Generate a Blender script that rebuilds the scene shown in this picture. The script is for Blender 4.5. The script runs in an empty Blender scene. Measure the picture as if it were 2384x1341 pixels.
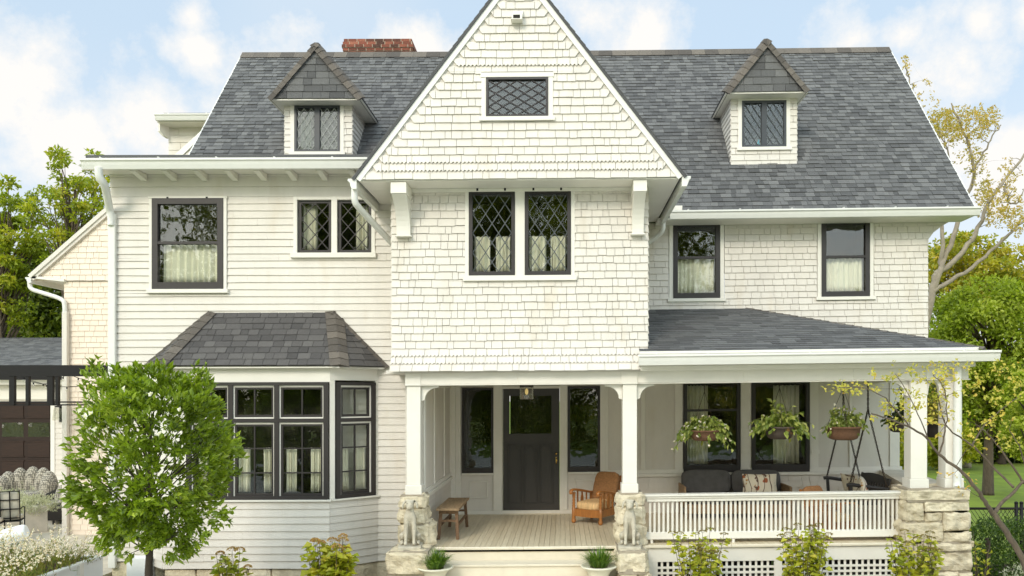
import bpy, bmesh, math, random
from mathutils import Vector, Matrix, noise

C = bpy.context.scene.collection
SC = bpy.context.scene
rad = math.radians
R = random.Random(11)

# ------------------------------------------------------------------ camera
F, VX, VY, CZ = 1875.0, 1310.0, 925.0, 3.15      # focal length and vanishing point in photo pixels, eye height
cam = bpy.data.objects.new('camera', bpy.data.cameras.new('camera'))
C.objects.link(cam)
cam.location = (0, 0, CZ)
cam.rotation_euler = (rad(90), 0, 0)
cam.data.sensor_width = 36
cam.data.lens = 36 * F / 2384
cam.data.shift_x = -(VX - 1192) / 2384
cam.data.shift_y = (VY - 670.5) / 2384
cam.data.clip_end = 2000
SC.camera = cam

# ------------------------------------------------------------------ light
SUN_DIR = Vector((-0.36, -0.84, 0.54)).normalized()       # towards the sun: front left of the house
SUN_EL = math.asin(SUN_DIR.z)
SUN_AZ = math.atan2(SUN_DIR.x, SUN_DIR.y)
sun = bpy.data.objects.new('sun', bpy.data.lights.new('sun', 'SUN'))
C.objects.link(sun)
sun.rotation_euler = (-SUN_DIR).to_track_quat('-Z', 'Y').to_euler()
sun.data.energy = 1.12
sun.data.angle = rad(14)
sun.data.color = (1.0, 0.90, 0.76)

SC.view_settings.view_transform = 'Standard'
SC.view_settings.look = 'None'
SC.view_settings.exposure = 0.40
SC.view_settings.gamma = 1.0
SC.view_settings.use_curve_mapping = False

world = bpy.data.worlds.new('World')
SC.world = world
world.use_nodes = True
def build_world():
    nt = world.node_tree
    N, L = nt.nodes, nt.links
    N.clear()
    out = N.new('ShaderNodeOutputWorld')
    bg = N.new('ShaderNodeBackground')
    bg.inputs['Strength'].default_value = 0.15
    sky = N.new('ShaderNodeTexSky')
    sky.sky_type = 'NISHITA'
    sky.sun_disc = False
    sky.sun_elevation = SUN_EL
    sky.sun_rotation = SUN_AZ
    sky.air_density = 1.0
    sky.dust_density = 1.2
    sky.ozone_density = 1.2
    tc = N.new('ShaderNodeTexCoord')
    n1 = N.new('ShaderNodeTexNoise')
    n1.inputs['Scale'].default_value = 8.5
    n1.inputs['Detail'].default_value = 7
    n1.inputs['Roughness'].default_value = 0.66
    L.new(tc.outputs['Generated'], n1.inputs['Vector'])
    n2 = N.new('ShaderNodeTexNoise')
    n2.inputs['Scale'].default_value = 2.2
    n2.inputs['Detail'].default_value = 5
    L.new(tc.outputs['Generated'], n2.inputs['Vector'])
    def math_(op, a, b=None, clamp=False):
        m = N.new('ShaderNodeMath'); m.operation = op; m.use_clamp = clamp
        for i, v in enumerate((a, b)):
            if v is None: continue
            if isinstance(v, (int, float)): m.inputs[i].default_value = v
            else: L.new(v, m.inputs[i])
        return m.outputs[0]
    acc = None
    # cloud banks: bearing and height of each as a direction in the sky, with its angular size
    banks = [(-0.70, 0.40, .075), (-0.66, 0.405, .06), (-0.46, 0.475, .03), (-0.46, 0.43, .04), (-0.52, .35, .07), (-0.62, .30, .08),
             (0.03, 0.47, .08), (0.09, 0.44, .07), (0.06, .40, .05), (0.36, 0.445, .05), (0.42, .45, .04), (0.46, .40, .08),
             (0.52, .465, .03), (-0.33, .36, .10), (-.17, .42, .07), (0.55, .27, .09), (0.48, .30, .06), (-.45, .25, .12), (.60, .48, .035)]
    for bx, bz, br in banks:
        d = Vector((bx, 1, bz)).normalized()
        vd = N.new('ShaderNodeVectorMath'); vd.operation = 'DISTANCE'
        L.new(tc.outputs['Generated'], vd.inputs[0])
        vd.inputs[1].default_value = d
        m = math_('SUBTRACT', 1.0, math_('DIVIDE', vd.outputs['Value'], br * 1.25))
        acc = m if acc is None else math_('MAXIMUM', acc, m)
    acc = math_('MAXIMUM', acc, -0.8)
    nz = math_('MULTIPLY', math_('SUBTRACT', n1.outputs['Fac'], 0.5), 3.8)
    cl = math_('ADD', math_('MULTIPLY', acc, 1.5), math_('ADD', nz, 0.0))
    cl = math_('ADD', cl, -0.28)
    cl = math_('MULTIPLY', cl, 1.0, True)
    gen = math_('MULTIPLY', math_('SUBTRACT', n2.outputs['Fac'], 0.47), 3.0, True)   # loose cloud over the rest of the sky
    gen = math_('MULTIPLY', gen, 0.34)
    sep = N.new('ShaderNodeSeparateXYZ'); L.new(tc.outputs['Generated'], sep.inputs[0])
    low = math_('SUBTRACT', 1.0, math_('MULTIPLY', sep.outputs['Z'], 2.6), True)      # thin cloud thickens towards the horizon
    low = math_('POWER', low, 1.4)
    cover = math_('MAXIMUM', math_('MAXIMUM', cl, gen), math_('ADD', math_('MULTIPLY', low, 0.95), 0.06), True)
    mix = N.new('ShaderNodeMix'); mix.data_type = 'RGBA'
    L.new(cover, mix.inputs['Factor'])
    pale = N.new('ShaderNodeMix'); pale.data_type = 'RGBA'
    pale.inputs['Factor'].default_value = 0.84
    L.new(sky.outputs['Color'], pale.inputs['A'])
    pale.inputs['B'].default_value = (3.2, 4.05, 4.85, 1)
    L.new(pale.outputs['Result'], mix.inputs['A'])
    mix.inputs['B'].default_value = (5.1, 5.0, 4.85, 1)
    dt = N.new('ShaderNodeVectorMath'); dt.operation = 'DOT_PRODUCT'                  # hazy glow round the sun, added to fill the shaded porch
    L.new(tc.outputs['Generated'], dt.inputs[0]); dt.inputs[1].default_value = SUN_DIR
    glow = math_('ADD', math_('MULTIPLY', math_('MAXIMUM', math_('ADD', dt.outputs['Value'], 0.15), 0.0), 1.7), 1.0)
    sc = N.new('ShaderNodeVectorMath'); sc.operation = 'SCALE'
    warm = N.new('ShaderNodeMix'); warm.data_type = 'RGBA'
    L.new(math_('MULTIPLY', math_('ADD', glow, -1.0), 0.5, True), warm.inputs['Factor'])
    warm.inputs['A'].default_value = (1, 1, 1, 1); warm.inputs['B'].default_value = (1.06, 1.0, .86, 1)
    wm = N.new('ShaderNodeVectorMath'); wm.operation = 'MULTIPLY'
    L.new(mix.outputs['Result'], wm.inputs[0]); L.new(warm.outputs['Result'], wm.inputs[1])
    L.new(wm.outputs['Vector'], sc.inputs[0]); L.new(glow, sc.inputs['Scale'])
    L.new(sc.outputs['Vector'], bg.inputs['Color'])
    L.new(bg.outputs[0], out.inputs[0])
build_world()

# ------------------------------------------------------------------ helpers
def X(px, D): return (px - VX) * D / F
def sag(x):                                    # the old house has settled: floors and eaves climb a little to the right
    u = x + 4
    if u < 0: return .003 * u
    if u < 7: return .003 * u + .01 * u * u / 14
    return .056 + .013 * (u - 7)
def Zr(py, D): return CZ + (VY - py) * D / F
def Z(py, D, px=1310): return Zr(py, D) - sag(X(px, D))

class MB:
    def __init__(s, T=None):
        s.v = []; s.f = []; s.m = []; s.t = []; s.s = []; s.T = T
    def pt(s, p):
        s.v.append(tuple(s.T @ Vector(p)) if s.T else (p[0], p[1], p[2]))
        return len(s.v) - 1
    def fi(s, idx, tone=.5, mat=0, smooth=False):
        s.f.append(idx); s.t.append(tone); s.m.append(mat); s.s.append(smooth)
    def face(s, pts, tone=.5, mat=0, smooth=False):
        s.fi([s.pt(p) for p in pts], tone, mat, smooth)
    def box(s, x0, x1, y0, y1, z0, z1, tone=.5, mat=0):
        if x0 > x1: x0, x1 = x1, x0
        if y0 > y1: y0, y1 = y1, y0
        if z0 > z1: z0, z1 = z1, z0
        i = [s.pt(p) for p in ((x0,y0,z0),(x1,y0,z0),(x1,y1,z0),(x0,y1,z0),(x0,y0,z1),(x1,y0,z1),(x1,y1,z1),(x0,y1,z1))]
        for q in ((0,3,2,1),(4,5,6,7),(0,1,5,4),(1,2,6,5),(2,3,7,6),(3,0,4,7)):
            s.fi([i[k] for k in q], tone, mat)
    def prism(s, poly, vec, tone=.5, mat=0):
        vec = Vector(vec)
        a = [s.pt(p) for p in poly]; b = [s.pt(Vector(p) + vec) for p in poly]
        n = len(poly)
        s.fi(a[::-1], tone, mat); s.fi(b, tone, mat)
        for k in range(n):
            s.fi([a[k], a[(k+1) % n], b[(k+1) % n], b[k]], tone, mat)
    def beam(s, p0, p1, w, h, up=(0,0,1), tone=.5, mat=0):
        p0 = Vector(p0); p1 = Vector(p1); d = (p1 - p0).normalized(); up = Vector(up)
        sd = d.cross(up)
        if sd.length < 1e-4: sd = d.cross(Vector((1,0,0)))
        sd.normalize(); u2 = sd.cross(d)
        a = sd * (w/2); b = u2 * (h/2)
        s.prism([p0-a-b, p0+a-b, p0+a+b, p0-a+b], p1 - p0, tone, mat)
    def tube(s, path, r, n=8, tone=.5, mat=0, cap=True, flat=1.0):
        path = [Vector(p) for p in path]
        if not isinstance(r, (list, tuple)): r = [r] * len(path)
        rings = []; ref = None
        for i, p in enumerate(path):
            d = (path[min(i+1, len(path)-1)] - path[max(i-1, 0)])
            if d.length < 1e-9: d = Vector((0,0,1))
            d.normalize()
            if ref is None:
                ref = Vector((0,0,1)) if abs(d.z) < .9 else Vector((1,0,0))
            a = (ref - d * ref.dot(d))
            if a.length < 1e-6: a = d.orthogonal()
            a.normalize(); b = d.cross(a); ref = a
            rings.append([s.pt(p + (a*math.cos(t) + b*math.sin(t)*flat) * r[i]) for t in [2*math.pi*k/n for k in range(n)]])
        for i in range(len(rings)-1):
            for k in range(n):
                s.fi([rings[i][k], rings[i][(k+1)%n], rings[i+1][(k+1)%n], rings[i+1][k]], tone, mat, True)
        if cap:
            s.fi(rings[0][::-1], tone, mat); s.fi(rings[-1], tone, mat)
    def lathe(s, prof, c=(0,0,0), n=16, tone=.5, mat=0, flute=0, sx=1, sy=1):
        rings = []
        for r, z in prof:
            ring = []
            for k in range(n):
                t = 2*math.pi*k/n
                rr = r * (1 + (flute if k % 2 else 0))
                ring.append(s.pt((c[0] + rr*math.cos(t)*sx, c[1] + rr*math.sin(t)*sy, c[2] + z)))
            rings.append(ring)
        for i in range(len(rings)-1):
            for k in range(n):
                s.fi([rings[i][k], rings[i][(k+1)%n], rings[i+1][(k+1)%n], rings[i+1][k]], tone, mat, True)
        s.fi(rings[0][::-1], tone, mat); s.fi(rings[-1], tone, mat)
    def blob(s, c, rx, ry, rz, nu=12, nv=8, amp=0, sc=3, tone=.5, mat=0, pw=1.0):
        c = Vector(c); rows = []
        def sp(v): return math.copysign(abs(v) ** pw, v)
        for j in range(nv + 1):
            ph = math.pi * j / nv; row = []
            for i in range(nu):
                th = 2*math.pi*i/nu
                d = Vector((sp(math.sin(ph))*sp(math.cos(th)), sp(math.sin(ph))*sp(math.sin(th)), sp(math.cos(ph))))
                k = 1 + (amp * noise.noise((c + d) * sc) if amp else 0)
                row.append(s.pt((c.x + d.x*rx*k, c.y + d.y*ry*k, c.z + d.z*rz*k)))
            rows.append(row)
        for j in range(nv):
            for i in range(nu):
                s.fi([rows[j][i], rows[j+1][i], rows[j+1][(i+1)%nu], rows[j][(i+1)%nu]], tone, mat, True)
    def rock(s, x0, x1, y0, y1, z0, z1, bulge=.03, rough=.02, n=7, tone=.5, seed=0.0):
        cx, cy, cz = (x0+x1)/2, (y0+y1)/2, (z0+z1)/2
        hx, hy, hz = (x1-x0)/2, (y1-y0)/2, (z1-z0)/2
        def P(a, b, c):
            m = [abs(a), abs(b), abs(c)]
            e = 1
            srt = sorted(m)
            e = 1 - max(srt[1] if srt[2] > .999 else 0, 0) ** 9
            d = Vector((a if m[0] > .999 else 0, b if m[1] > .999 else 0, c if m[2] > .999 else 0))
            q = Vector((cx + a*hx, cy + b*hy, cz + c*hz))
            k = bulge * e + rough * (noise.fractal((q + Vector((seed, seed*.7, 0))) * 5.0, 1.0, 2.0, 4)) * (.4 + .6*e) - (.008 if e < .05 else 0)
            return q + d * k
        g = [-1 + 2*i/n for i in range(n+1)]
        for ax in range(3):
            for sg in (-1, 1):
                ids = []
                for u in g:
                    row = []
                    for w in g:
                        t = [0,0,0]; t[ax] = sg; t[(ax+1)%3] = u; t[(ax+2)%3] = w
                        row.append(s.pt(P(*t)))
                    ids.append(row)
                for i in range(n):
                    for j in range(n):
                        q = [ids[i][j], ids[i+1][j], ids[i+1][j+1], ids[i][j+1]]
                        s.fi(q if sg > 0 else q[::-1], tone, 0, False)
    def leaf(s, p, d, nrm, L, W, tone, fold=.25):
        sd = d.cross(nrm)
        if sd.length < 1e-5: sd = d.orthogonal()
        sd.normalize(); up = sd.cross(d)
        m = p + d * (L*.45) + up * (W*fold)
        a = len(s.v)
        t = p + d * L - up * (L*.06)
        q1 = m + sd * (W*.5); q2 = m - sd * (W*.5)
        s.v.append((p.x,p.y,p.z)); s.v.append((q1.x,q1.y,q1.z)); s.v.append((t.x,t.y,t.z)); s.v.append((q2.x,q2.y,q2.z))
        s.fi([a, a+1, a+2], tone); s.fi([a, a+2, a+3], tone)
    def build(s, name, mats, parent=None, local=False, warp=False, bevel=0):
        vs = s.v
        if warp: vs = [(x, y, z + sag(x)) for x, y, z in vs]
        org = Vector((0,0,0))
        if parent is not None and not local:
            r = parent
            while r.parent: r = r.parent
            org = r.location
        elif parent is None and not local:
            xs = [v[0] for v in vs]; ys = [v[1] for v in vs]; zs = [v[2] for v in vs]
            org = Vector(((min(xs)+max(xs))/2, (min(ys)+max(ys))/2, min(zs)))
        if org.length > 0: vs = [(x-org.x, y-org.y, z-org.z) for x, y, z in vs]
        me = bpy.data.meshes.new(name)
        me.from_pydata(vs, [], s.f)
        if not isinstance(mats, (list, tuple)): mats = [mats]
        for m in mats: me.materials.append(m)
        me.polygons.foreach_set('material_index', s.m)
        me.polygons.foreach_set('use_smooth', s.s)
        at = me.attributes.new('tone', 'FLOAT', 'FACE')
        at.data.foreach_set('value', s.t)
        me.update()
        o = bpy.data.objects.new(name, me)
        C.objects.link(o)
        if parent is not None: o.parent = parent
        elif not local: o.location = org
        if bevel:
            b = o.modifiers.new('bevel', 'BEVEL'); b.width = bevel; b.segments = 2; b.limit_method = 'ANGLE'
        return o

def tag(o, label=None, cat=None, group=None, kind=None):
    if label: o['label'] = label
    if cat: o['category'] = cat
    if group: o['group'] = group
    if kind: o['kind'] = kind
    return o
def empty(name, loc, label, cat, group=None, rz=0, on_house=False):
    o = bpy.data.objects.new(name, None)
    C.objects.link(o)
    o.empty_display_size = .2
    o.location = (loc[0], loc[1], loc[2] + (sag(loc[0]) if on_house else 0))
    o.rotation_euler = (0, 0, rz)
    return tag(o, label, cat, group)
def copy_tree(o, parent=None):
    c = o.copy(); C.objects.link(c)
    if parent is not None: c.parent = parent
    for ch in [k for k in bpy.data.objects if k.parent == o]:
        copy_tree(ch, c)
    return c

# ------------------------------------------------------------------ materials
def mat(name, c1, c2=None, rough=.6, var=.10, vscale=3.0, bump=.0, bscale=40., metal=0, stretch=None, spec=.5, stain=None, c3=None, coat=0):
    m = bpy.data.materials.new(name); m.use_nodes = True
    nt = m.node_tree; N, L = nt.nodes, nt.links
    b = N['Principled BSDF']
    b.inputs['Roughness'].default_value = rough
    b.inputs['Metallic'].default_value = metal
    b.inputs['Specular IOR Level'].default_value = spec
    if coat: b.inputs['Coat Weight'].default_value = coat
    c2 = c2 or c1
    tone = N.new('ShaderNodeAttribute'); tone.attribute_name = 'tone'
    if c3:
        rp = N.new('ShaderNodeValToRGB')
        rp.color_ramp.elements[0].color = (*c1, 1); rp.color_ramp.elements[1].color = (*c3, 1)
        e = rp.color_ramp.elements.new(.5); e.color = (*c2, 1)
        L.new(tone.outputs['Fac'], rp.inputs[0]); col = rp.outputs[0]
    else:
        mx = N.new('ShaderNodeMix'); mx.data_type = 'RGBA'
        mx.inputs['A'].default_value = (*c1, 1); mx.inputs['B'].default_value = (*c2, 1)
        L.new(tone.outputs['Fac'], mx.inputs['Factor']); col = mx.outputs['Result']
    tc = N.new('ShaderNodeTexCoord'); vec = tc.outputs['Object']
    if stretch:
        mp = N.new('ShaderNodeMapping'); mp.inputs['Scale'].default_value = stretch
        L.new(vec, mp.inputs['Vector']); vec = mp.outputs['Vector']
    if var:
        n = N.new('ShaderNodeTexNoise'); n.inputs['Scale'].default_value = vscale; n.inputs['Detail'].default_value = 6
        n.inputs['Roughness'].default_value = .65
        L.new(vec, n.inputs['Vector'])
        mr = N.new('ShaderNodeMapRange')
        mr.inputs['From Min'].default_value = .3; mr.inputs['From Max'].default_value = .7
        mr.inputs['To Min'].default_value = 1 - var; mr.inputs['To Max'].default_value = 1 + var
        L.new(n.outputs['Fac'], mr.inputs['Value'])
        mu = N.new('ShaderNodeVectorMath'); mu.operation = 'SCALE'
        L.new(col, mu.inputs[0]); L.new(mr.outputs['Result'], mu.inputs['Scale'])
        col = mu.outputs['Vector']
    if stain:
        sc_, colr, lo_, hi_ = stain
        n3 = N.new('ShaderNodeTexNoise'); n3.inputs['Scale'].default_value = sc_; n3.inputs['Detail'].default_value = 8
        L.new(vec, n3.inputs['Vector'])
        m3 = N.new('ShaderNodeMapRange'); m3.inputs['From Min'].default_value = lo_; m3.inputs['From Max'].default_value = hi_
        L.new(n3.outputs['Fac'], m3.inputs['Value'])
        x3 = N.new('ShaderNodeMix'); x3.data_type = 'RGBA'
        L.new(m3.outputs['Result'], x3.inputs['Factor']); L.new(col, x3.inputs['A']); x3.inputs['B'].default_value = (*colr, 1)
        col = x3.outputs['Result']
    L.new(col, b.inputs['Base Color'])
    if bump:
        n2 = N.new('ShaderNodeTexNoise'); n2.inputs['Scale'].default_value = bscale; n2.inputs['Detail'].default_value = 5
        L.new(vec, n2.inputs['Vector'])
        bp = N.new('ShaderNodeBump'); bp.inputs['Strength'].default_value = bump; bp.inputs['Distance'].default_value = .02
        L.new(n2.outputs['Fac'], bp.inputs['Height']); L.new(bp.outputs['Normal'], b.inputs['Normal'])
    return m
def leafmat(name, c1, c2, c3=None, trans=.35, rough=.45):
    m = mat(name, c1, c2, rough=rough, var=.18, vscale=1.5, c3=c3)
    nt = m.node_tree; N, L = nt.nodes, nt.links
    b = N['Principled BSDF']; out = [n for n in N if n.type == 'OUTPUT_MATERIAL'][0]
    t = N.new('ShaderNodeBsdfTranslucent'); mx = N.new('ShaderNodeMixShader'); mx.inputs[0].default_value = trans
    src = b.inputs['Base Color'].links[0].from_socket
    g = N.new('ShaderNodeVectorMath'); g.operation = 'MULTIPLY'; g.inputs[1].default_value = (1.5, 1.45, .7)
    L.new(src, g.inputs[0]); L.new(g.outputs['Vector'], t.inputs['Color'])
    L.new(b.outputs[0], mx.inputs[1]); L.new(t.outputs[0], mx.inputs[2]); L.new(mx.outputs[0], out.inputs[0])
    return m
def glassmat(name, base=.07, tint=(.95,.96,.93), wavy=.15, wscale=3.5):
    m = bpy.data.materials.new(name); m.use_nodes = True
    nt = m.node_tree; N, L = nt.nodes, nt.links
    N.clear()
    out = N.new('ShaderNodeOutputMaterial')
    tr = N.new('ShaderNodeBsdfTransparent'); tr.inputs[0].default_value = (*tint, 1)
    gl = N.new('ShaderNodeBsdfGlossy'); gl.inputs['Roughness'].default_value = .015; gl.inputs['Color'].default_value = (.95,.97,1,1)
    lw = N.new('ShaderNodeLayerWeight'); lw.inputs['Blend'].default_value = .5
    pw = N.new('ShaderNodeMath'); pw.operation = 'POWER'; pw.inputs[1].default_value = 4.5
    L.new(lw.outputs['Facing'], pw.inputs[0]); fr = pw
    ad = N.new('ShaderNodeMath'); ad.operation = 'ADD'; ad.inputs[1].default_value = base + .035; ad.use_clamp = True
    L.new(fr.outputs[0], ad.inputs[0])
    tc = N.new('ShaderNodeTexCoord')
    n = N.new('ShaderNodeTexNoise'); n.inputs['Scale'].default_value = wscale; n.inputs['Detail'].default_value = 2
    L.new(tc.outputs['Object'], n.inputs['Vector'])
    bp = N.new('ShaderNodeBump'); bp.inputs['Strength'].default_value = wavy; bp.inputs['Distance'].default_value = .02
    L.new(n.outputs['Fac'], bp.inputs['Height']); L.new(bp.outputs['Normal'], gl.inputs['Normal'])
    mx = N.new('ShaderNodeMixShader')
    L.new(ad.outputs[0], mx.inputs[0]); L.new(tr.outputs[0], mx.inputs[1]); L.new(gl.outputs[0], mx.inputs[2])
    L.new(mx.outputs[0], out.inputs[0])
    return m

M = {}
M['siding'] = mat('cream_painted_siding', (.625,.580,.520), (.695,.652,.590), rough=.55, var=.05, vscale=2.0, stretch=(1.6,1.6,.5), bump=.2, bscale=50, stain=(1.6, (.58,.51,.41), .58, .86))
M['warmlight_siding'] = mat('cream_siding_warm_light_tint', (.74,.63,.52), (.80,.69,.58), rough=.6, var=.05, vscale=2.5, bump=.15, bscale=60)  # ell siding: the warm cast of the light is put into its colour
M['trim'] = mat('white_trim_paint', (.72,.685,.615), (.78,.745,.675), rough=.45, var=.03, vscale=4, bump=.06, bscale=50)
M['gutter'] = mat('white_gutter_metal', (.72,.71,.67), rough=.35, var=.03, vscale=5)
M['roof'] = mat('grey_asphalt_shingle', (.078,.077,.078), (.118,.117,.117), rough=.9, var=.22, vscale=60, bump=.5, bscale=180, c3=(.165,.163,.160))
M['roofwarm'] = mat('brown_grey_ridge_shingle', (.07,.060,.052), (.17,.145,.12), rough=.9, var=.25, vscale=40, bump=.5, bscale=160)
M['bayroof'] = mat('charcoal_bay_shingle', (.062,.057,.056), (.088,.081,.079), rough=.9, var=.22, vscale=60, bump=.5, bscale=180, c3=(.118,.110,.105))
M['dark'] = mat('dark_brown_frame_paint', (.020,.016,.016), (.030,.025,.024), rough=.45, var=.08, vscale=8)
M['slate'] = mat('blue_grey_frame_paint', (.040,.045,.052), rough=.45, var=.1, vscale=8)
M['lead'] = mat('grey_lead_bars', (.075,.085,.085), rough=.5, var=.1)
M['leadlight'] = mat('pale_lead_bars', (.30,.32,.29), rough=.5, var=.1)
M['door'] = mat('warm_charcoal_door', (.046,.041,.037), rough=.5, var=.06)
M['brass'] = mat('brass', (.65,.42,.12), rough=.25, metal=1, var=.05)
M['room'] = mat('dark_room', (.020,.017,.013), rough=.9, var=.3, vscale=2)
M['glass'] = glassmat('window_glass', base=.005)
M['oldglass'] = glassmat('wavy_old_glass', base=.015, wavy=.5, wscale=2.5)
M['lampglass'] = glassmat('lamp_glass', base=.05, tint=(.93,.93,.9), wavy=0)
M['curtain'] = mat('cream_curtain', (.68,.65,.55), (.76,.73,.62), rough=.9, var=.06, vscale=6)
M['greycurtain'] = mat('green_grey_curtain', (.13,.16,.13), rough=.9, var=.06)
M['stone'] = mat('buff_sandstone', (.52,.44,.30), (.66,.58,.43), rough=.9, var=.22, vscale=7, bump=.9, bscale=22, stain=(3.0, (.30,.25,.16), .56, .82))
M['mortar'] = mat('mortar', (.34,.29,.22), rough=.95, var=.15, vscale=20)
M['statue'] = mat('weathered_statue_stone', (.52,.47,.37), rough=.85, var=.18, vscale=9, bump=.6, bscale=30, stain=(5.5, (.22,.17,.10), .53, .74))
M['deck'] = mat('tan_deck_paint', (.55,.46,.32), (.66,.57,.41), rough=.5, var=.10, vscale=5, stretch=(6,.7,6), bump=.1, bscale=20)
M['step'] = mat('cream_step_paint', (.66,.59,.46), (.72,.65,.52), rough=.5, var=.06, vscale=4)
M['brick'] = mat('red_brick', (.08,.035,.024), (.22,.068,.042), rough=.9, var=.25, vscale=14, bump=.5, bscale=60, c3=(.32,.12,.075))
M['bmortar'] = mat('chimney_mortar', (.42,.34,.26), rough=.95, var=.2, vscale=12)
M['clay'] = mat('clay_flue', (.42,.20,.14), rough=.85)
M['wood'] = mat('orange_oak', (.30,.105,.022), (.42,.17,.04), rough=.38, var=.25, vscale=4, stretch=(9,9,1.2), coat=.3)
M['oldwood'] = mat('weathered_brown_wood', (.13,.062,.028), (.36,.25,.14), rough=.7, var=.38, vscale=5, stretch=(8,1.2,5), bump=.3, bscale=25)
M['stripe'] = mat('striped_seat_cloth', (.60,.30,.10), (.78,.60,.34), rough=.85, var=.32, vscale=9, stretch=(8,2,.6))
M['rust'] = mat('brown_woven_cloth', (.22,.10,.035), (.30,.15,.06), rough=.9, var=.4, vscale=45, bump=.4, bscale=90)
M['grey_cloth'] = mat('charcoal_cushion_cloth', (.095,.090,.088), rough=.95, var=.15, vscale=9, bump=.25, bscale=60)
M['black'] = mat('black_metal', (.010,.009,.010), rough=.55, var=.08, spec=.25)
M['blackwood'] = mat('black_painted_wood', (.022,.020,.020), rough=.5, var=.1)
M['chain'] = mat('rusty_chain', (.06,.045,.032), rough=.6, metal=.6, var=.3, vscale=30)
M['basket'] = mat('brown_woven_basket', (.12,.055,.026), (.17,.085,.045), rough=.85, var=.45, vscale=55, stretch=(1,1,2.2), bump=.8, bscale=70)
M['ironpot'] = mat('rusted_iron_pot', (.055,.038,.028), rough=.7, var=.3, vscale=14, stain=(6, (.38,.19,.05), .60, .70))
M['darkpot'] = mat('dark_pot', (.035,.026,.022), rough=.8, var=.2)
M['urn'] = mat('cream_planter', (.72,.68,.54), rough=.6, var=.06, vscale=8)
M['planter'] = mat('white_planter_board', (.80,.81,.80), rough=.45, var=.03)
M['concrete'] = mat('beige_concrete_box', (.46,.42,.36), rough=.9, var=.12, vscale=6, bump=.15, bscale=60)
M['terrace'] = mat('pale_stone_paving', (.50,.45,.36), rough=.9, var=.18, vscale=3, bump=.2, bscale=30)
M['bounce_ground'] = mat('pale_bounce_ground', (.60,.57,.50), rough=.9, var=.12, vscale=2, bump=.2, bscale=30)
M['whitecloth'] = mat('white_outdoor_cloth', (.80,.81,.82), rough=.9, var=.05, vscale=10, bump=.2, bscale=30)
M['creamcloth'] = mat('pale_chair_cushion', (.55,.52,.44), rough=.95, var=.08, vscale=12)
M['garagewood'] = mat('dark_mahogany', (.014,.006,.004), (.026,.011,.006), rough=.55, var=.3, vscale=4, stretch=(1,1,9), spec=.3)
M['bark'] = mat('grey_brown_bark', (.085,.062,.042), (.13,.10,.07), rough=.95, var=.35, vscale=7, stretch=(3,3,.8), bump=.6, bscale=18)
M['palebark'] = mat('pale_bark', (.24,.20,.15), (.30,.26,.20), rough=.95, var=.25, vscale=5, bump=.5, bscale=14)
M['darkbark'] = mat('dark_bark', (.035,.026,.018), (.06,.045,.032), rough=.95, var=.3, vscale=7, bump=.5, bscale=18)
M['gard'] = leafmat('glossy_green_leaf', (.075,.120,.006), (.20,.29,.014), (.44,.53,.07), trans=.36, rough=.32)
M['white_petal'] = leafmat('white_petal', (.85,.85,.80), (.9,.88,.84), trans=.2)
M['pink_petal'] = leafmat('pale_pink_petal', (.80,.66,.60), (.88,.82,.76), (.90,.88,.84), trans=.25)
M['maple'] = leafmat('maple_leaf', (.12,.17,.010), (.31,.37,.025), (.52,.46,.04), trans=.5)
M['dense'] = leafmat('dense_green_leaf', (.045,.075,.006), (.13,.18,.014), (.30,.33,.04), trans=.4)
M['willow'] = leafmat('bright_green_leaf', (.13,.19,.010), (.30,.38,.03), (.52,.56,.10), trans=.48)
M['yellow'] = leafmat('yellow_autumn_leaf', (.30,.33,.05), (.58,.53,.11), (.60,.40,.09), trans=.45)
M['rustleaf'] = leafmat('rust_autumn_leaf', (.30,.27,.04), (.48,.37,.08), (.56,.38,.13), trans=.45)
M['orangeleaf'] = leafmat('orange_green_leaf', (.14,.20,.015), (.38,.36,.03), (.56,.40,.05), trans=.45)
M['hydr'] = leafmat('yellow_green_leaf', (.20,.25,.012), (.42,.45,.03), (.62,.55,.08), trans=.4)
M['hydrhead'] = leafmat('dried_flower_head', (.34,.16,.05), (.52,.32,.10), (.66,.52,.20), trans=.25)
M['seedhead'] = leafmat('olive_seed_head', (.16,.14,.03), (.30,.22,.05), trans=.25)
M['begonia'] = leafmat('begonia_leaf', (.08,.13,.014), (.22,.28,.045), (.44,.46,.13), trans=.35)
M['darkleaf'] = leafmat('dark_trailing_leaf', (.02,.045,.012), (.05,.09,.02), (.20,.22,.04), trans=.3)
M['grassblade'] = leafmat('strap_leaf', (.04,.10,.008), (.10,.20,.015), (.24,.34,.05), trans=.3)
M['purple'] = leafmat('violet_flower', (.20,.14,.38), (.30,.22,.50), trans=.2)
M['silver'] = leafmat('silver_foliage', (.26,.29,.20), (.46,.48,.37), (.66,.66,.55), trans=.3)
M['gauragreen'] = leafmat('thin_green_stem', (.10,.16,.02), (.24,.28,.05), (.32,.24,.06), trans=.35)
M['box'] = leafmat('boxwood_leaf', (.025,.055,.006), (.060,.12,.012), (.13,.20,.025), trans=.3)
M['grassy'] = mat('lawn_grass', (.17,.235,.014), (.20,.26,.02), rough=.95, var=.35, vscale=1.2, bump=.5, bscale=60, stain=(.35, (.16,.22,.03), .45, .7))
M['soil'] = mat('brown_mulch', (.075,.045,.026), rough=1, var=.5, vscale=18, bump=.7, bscale=40)
M['woven'] = mat('cream_woven_rope', (.50,.45,.36), (.60,.55,.45), rough=.9, var=.08, vscale=10)
M['bulb'] = mat('clear_bulb', (.55,.45,.28), rough=.2, var=0)
M['bulb'].node_tree.nodes['Principled BSDF'].inputs['Emission Color'].default_value = (1,.72,.25,1)
M['bulb'].node_tree.nodes['Principled BSDF'].inputs['Emission Strength'].default_value = .5
M['bluebottle'] = mat('blue_bottle', (.02,.42,.62), rough=.3, var=0)
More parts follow.
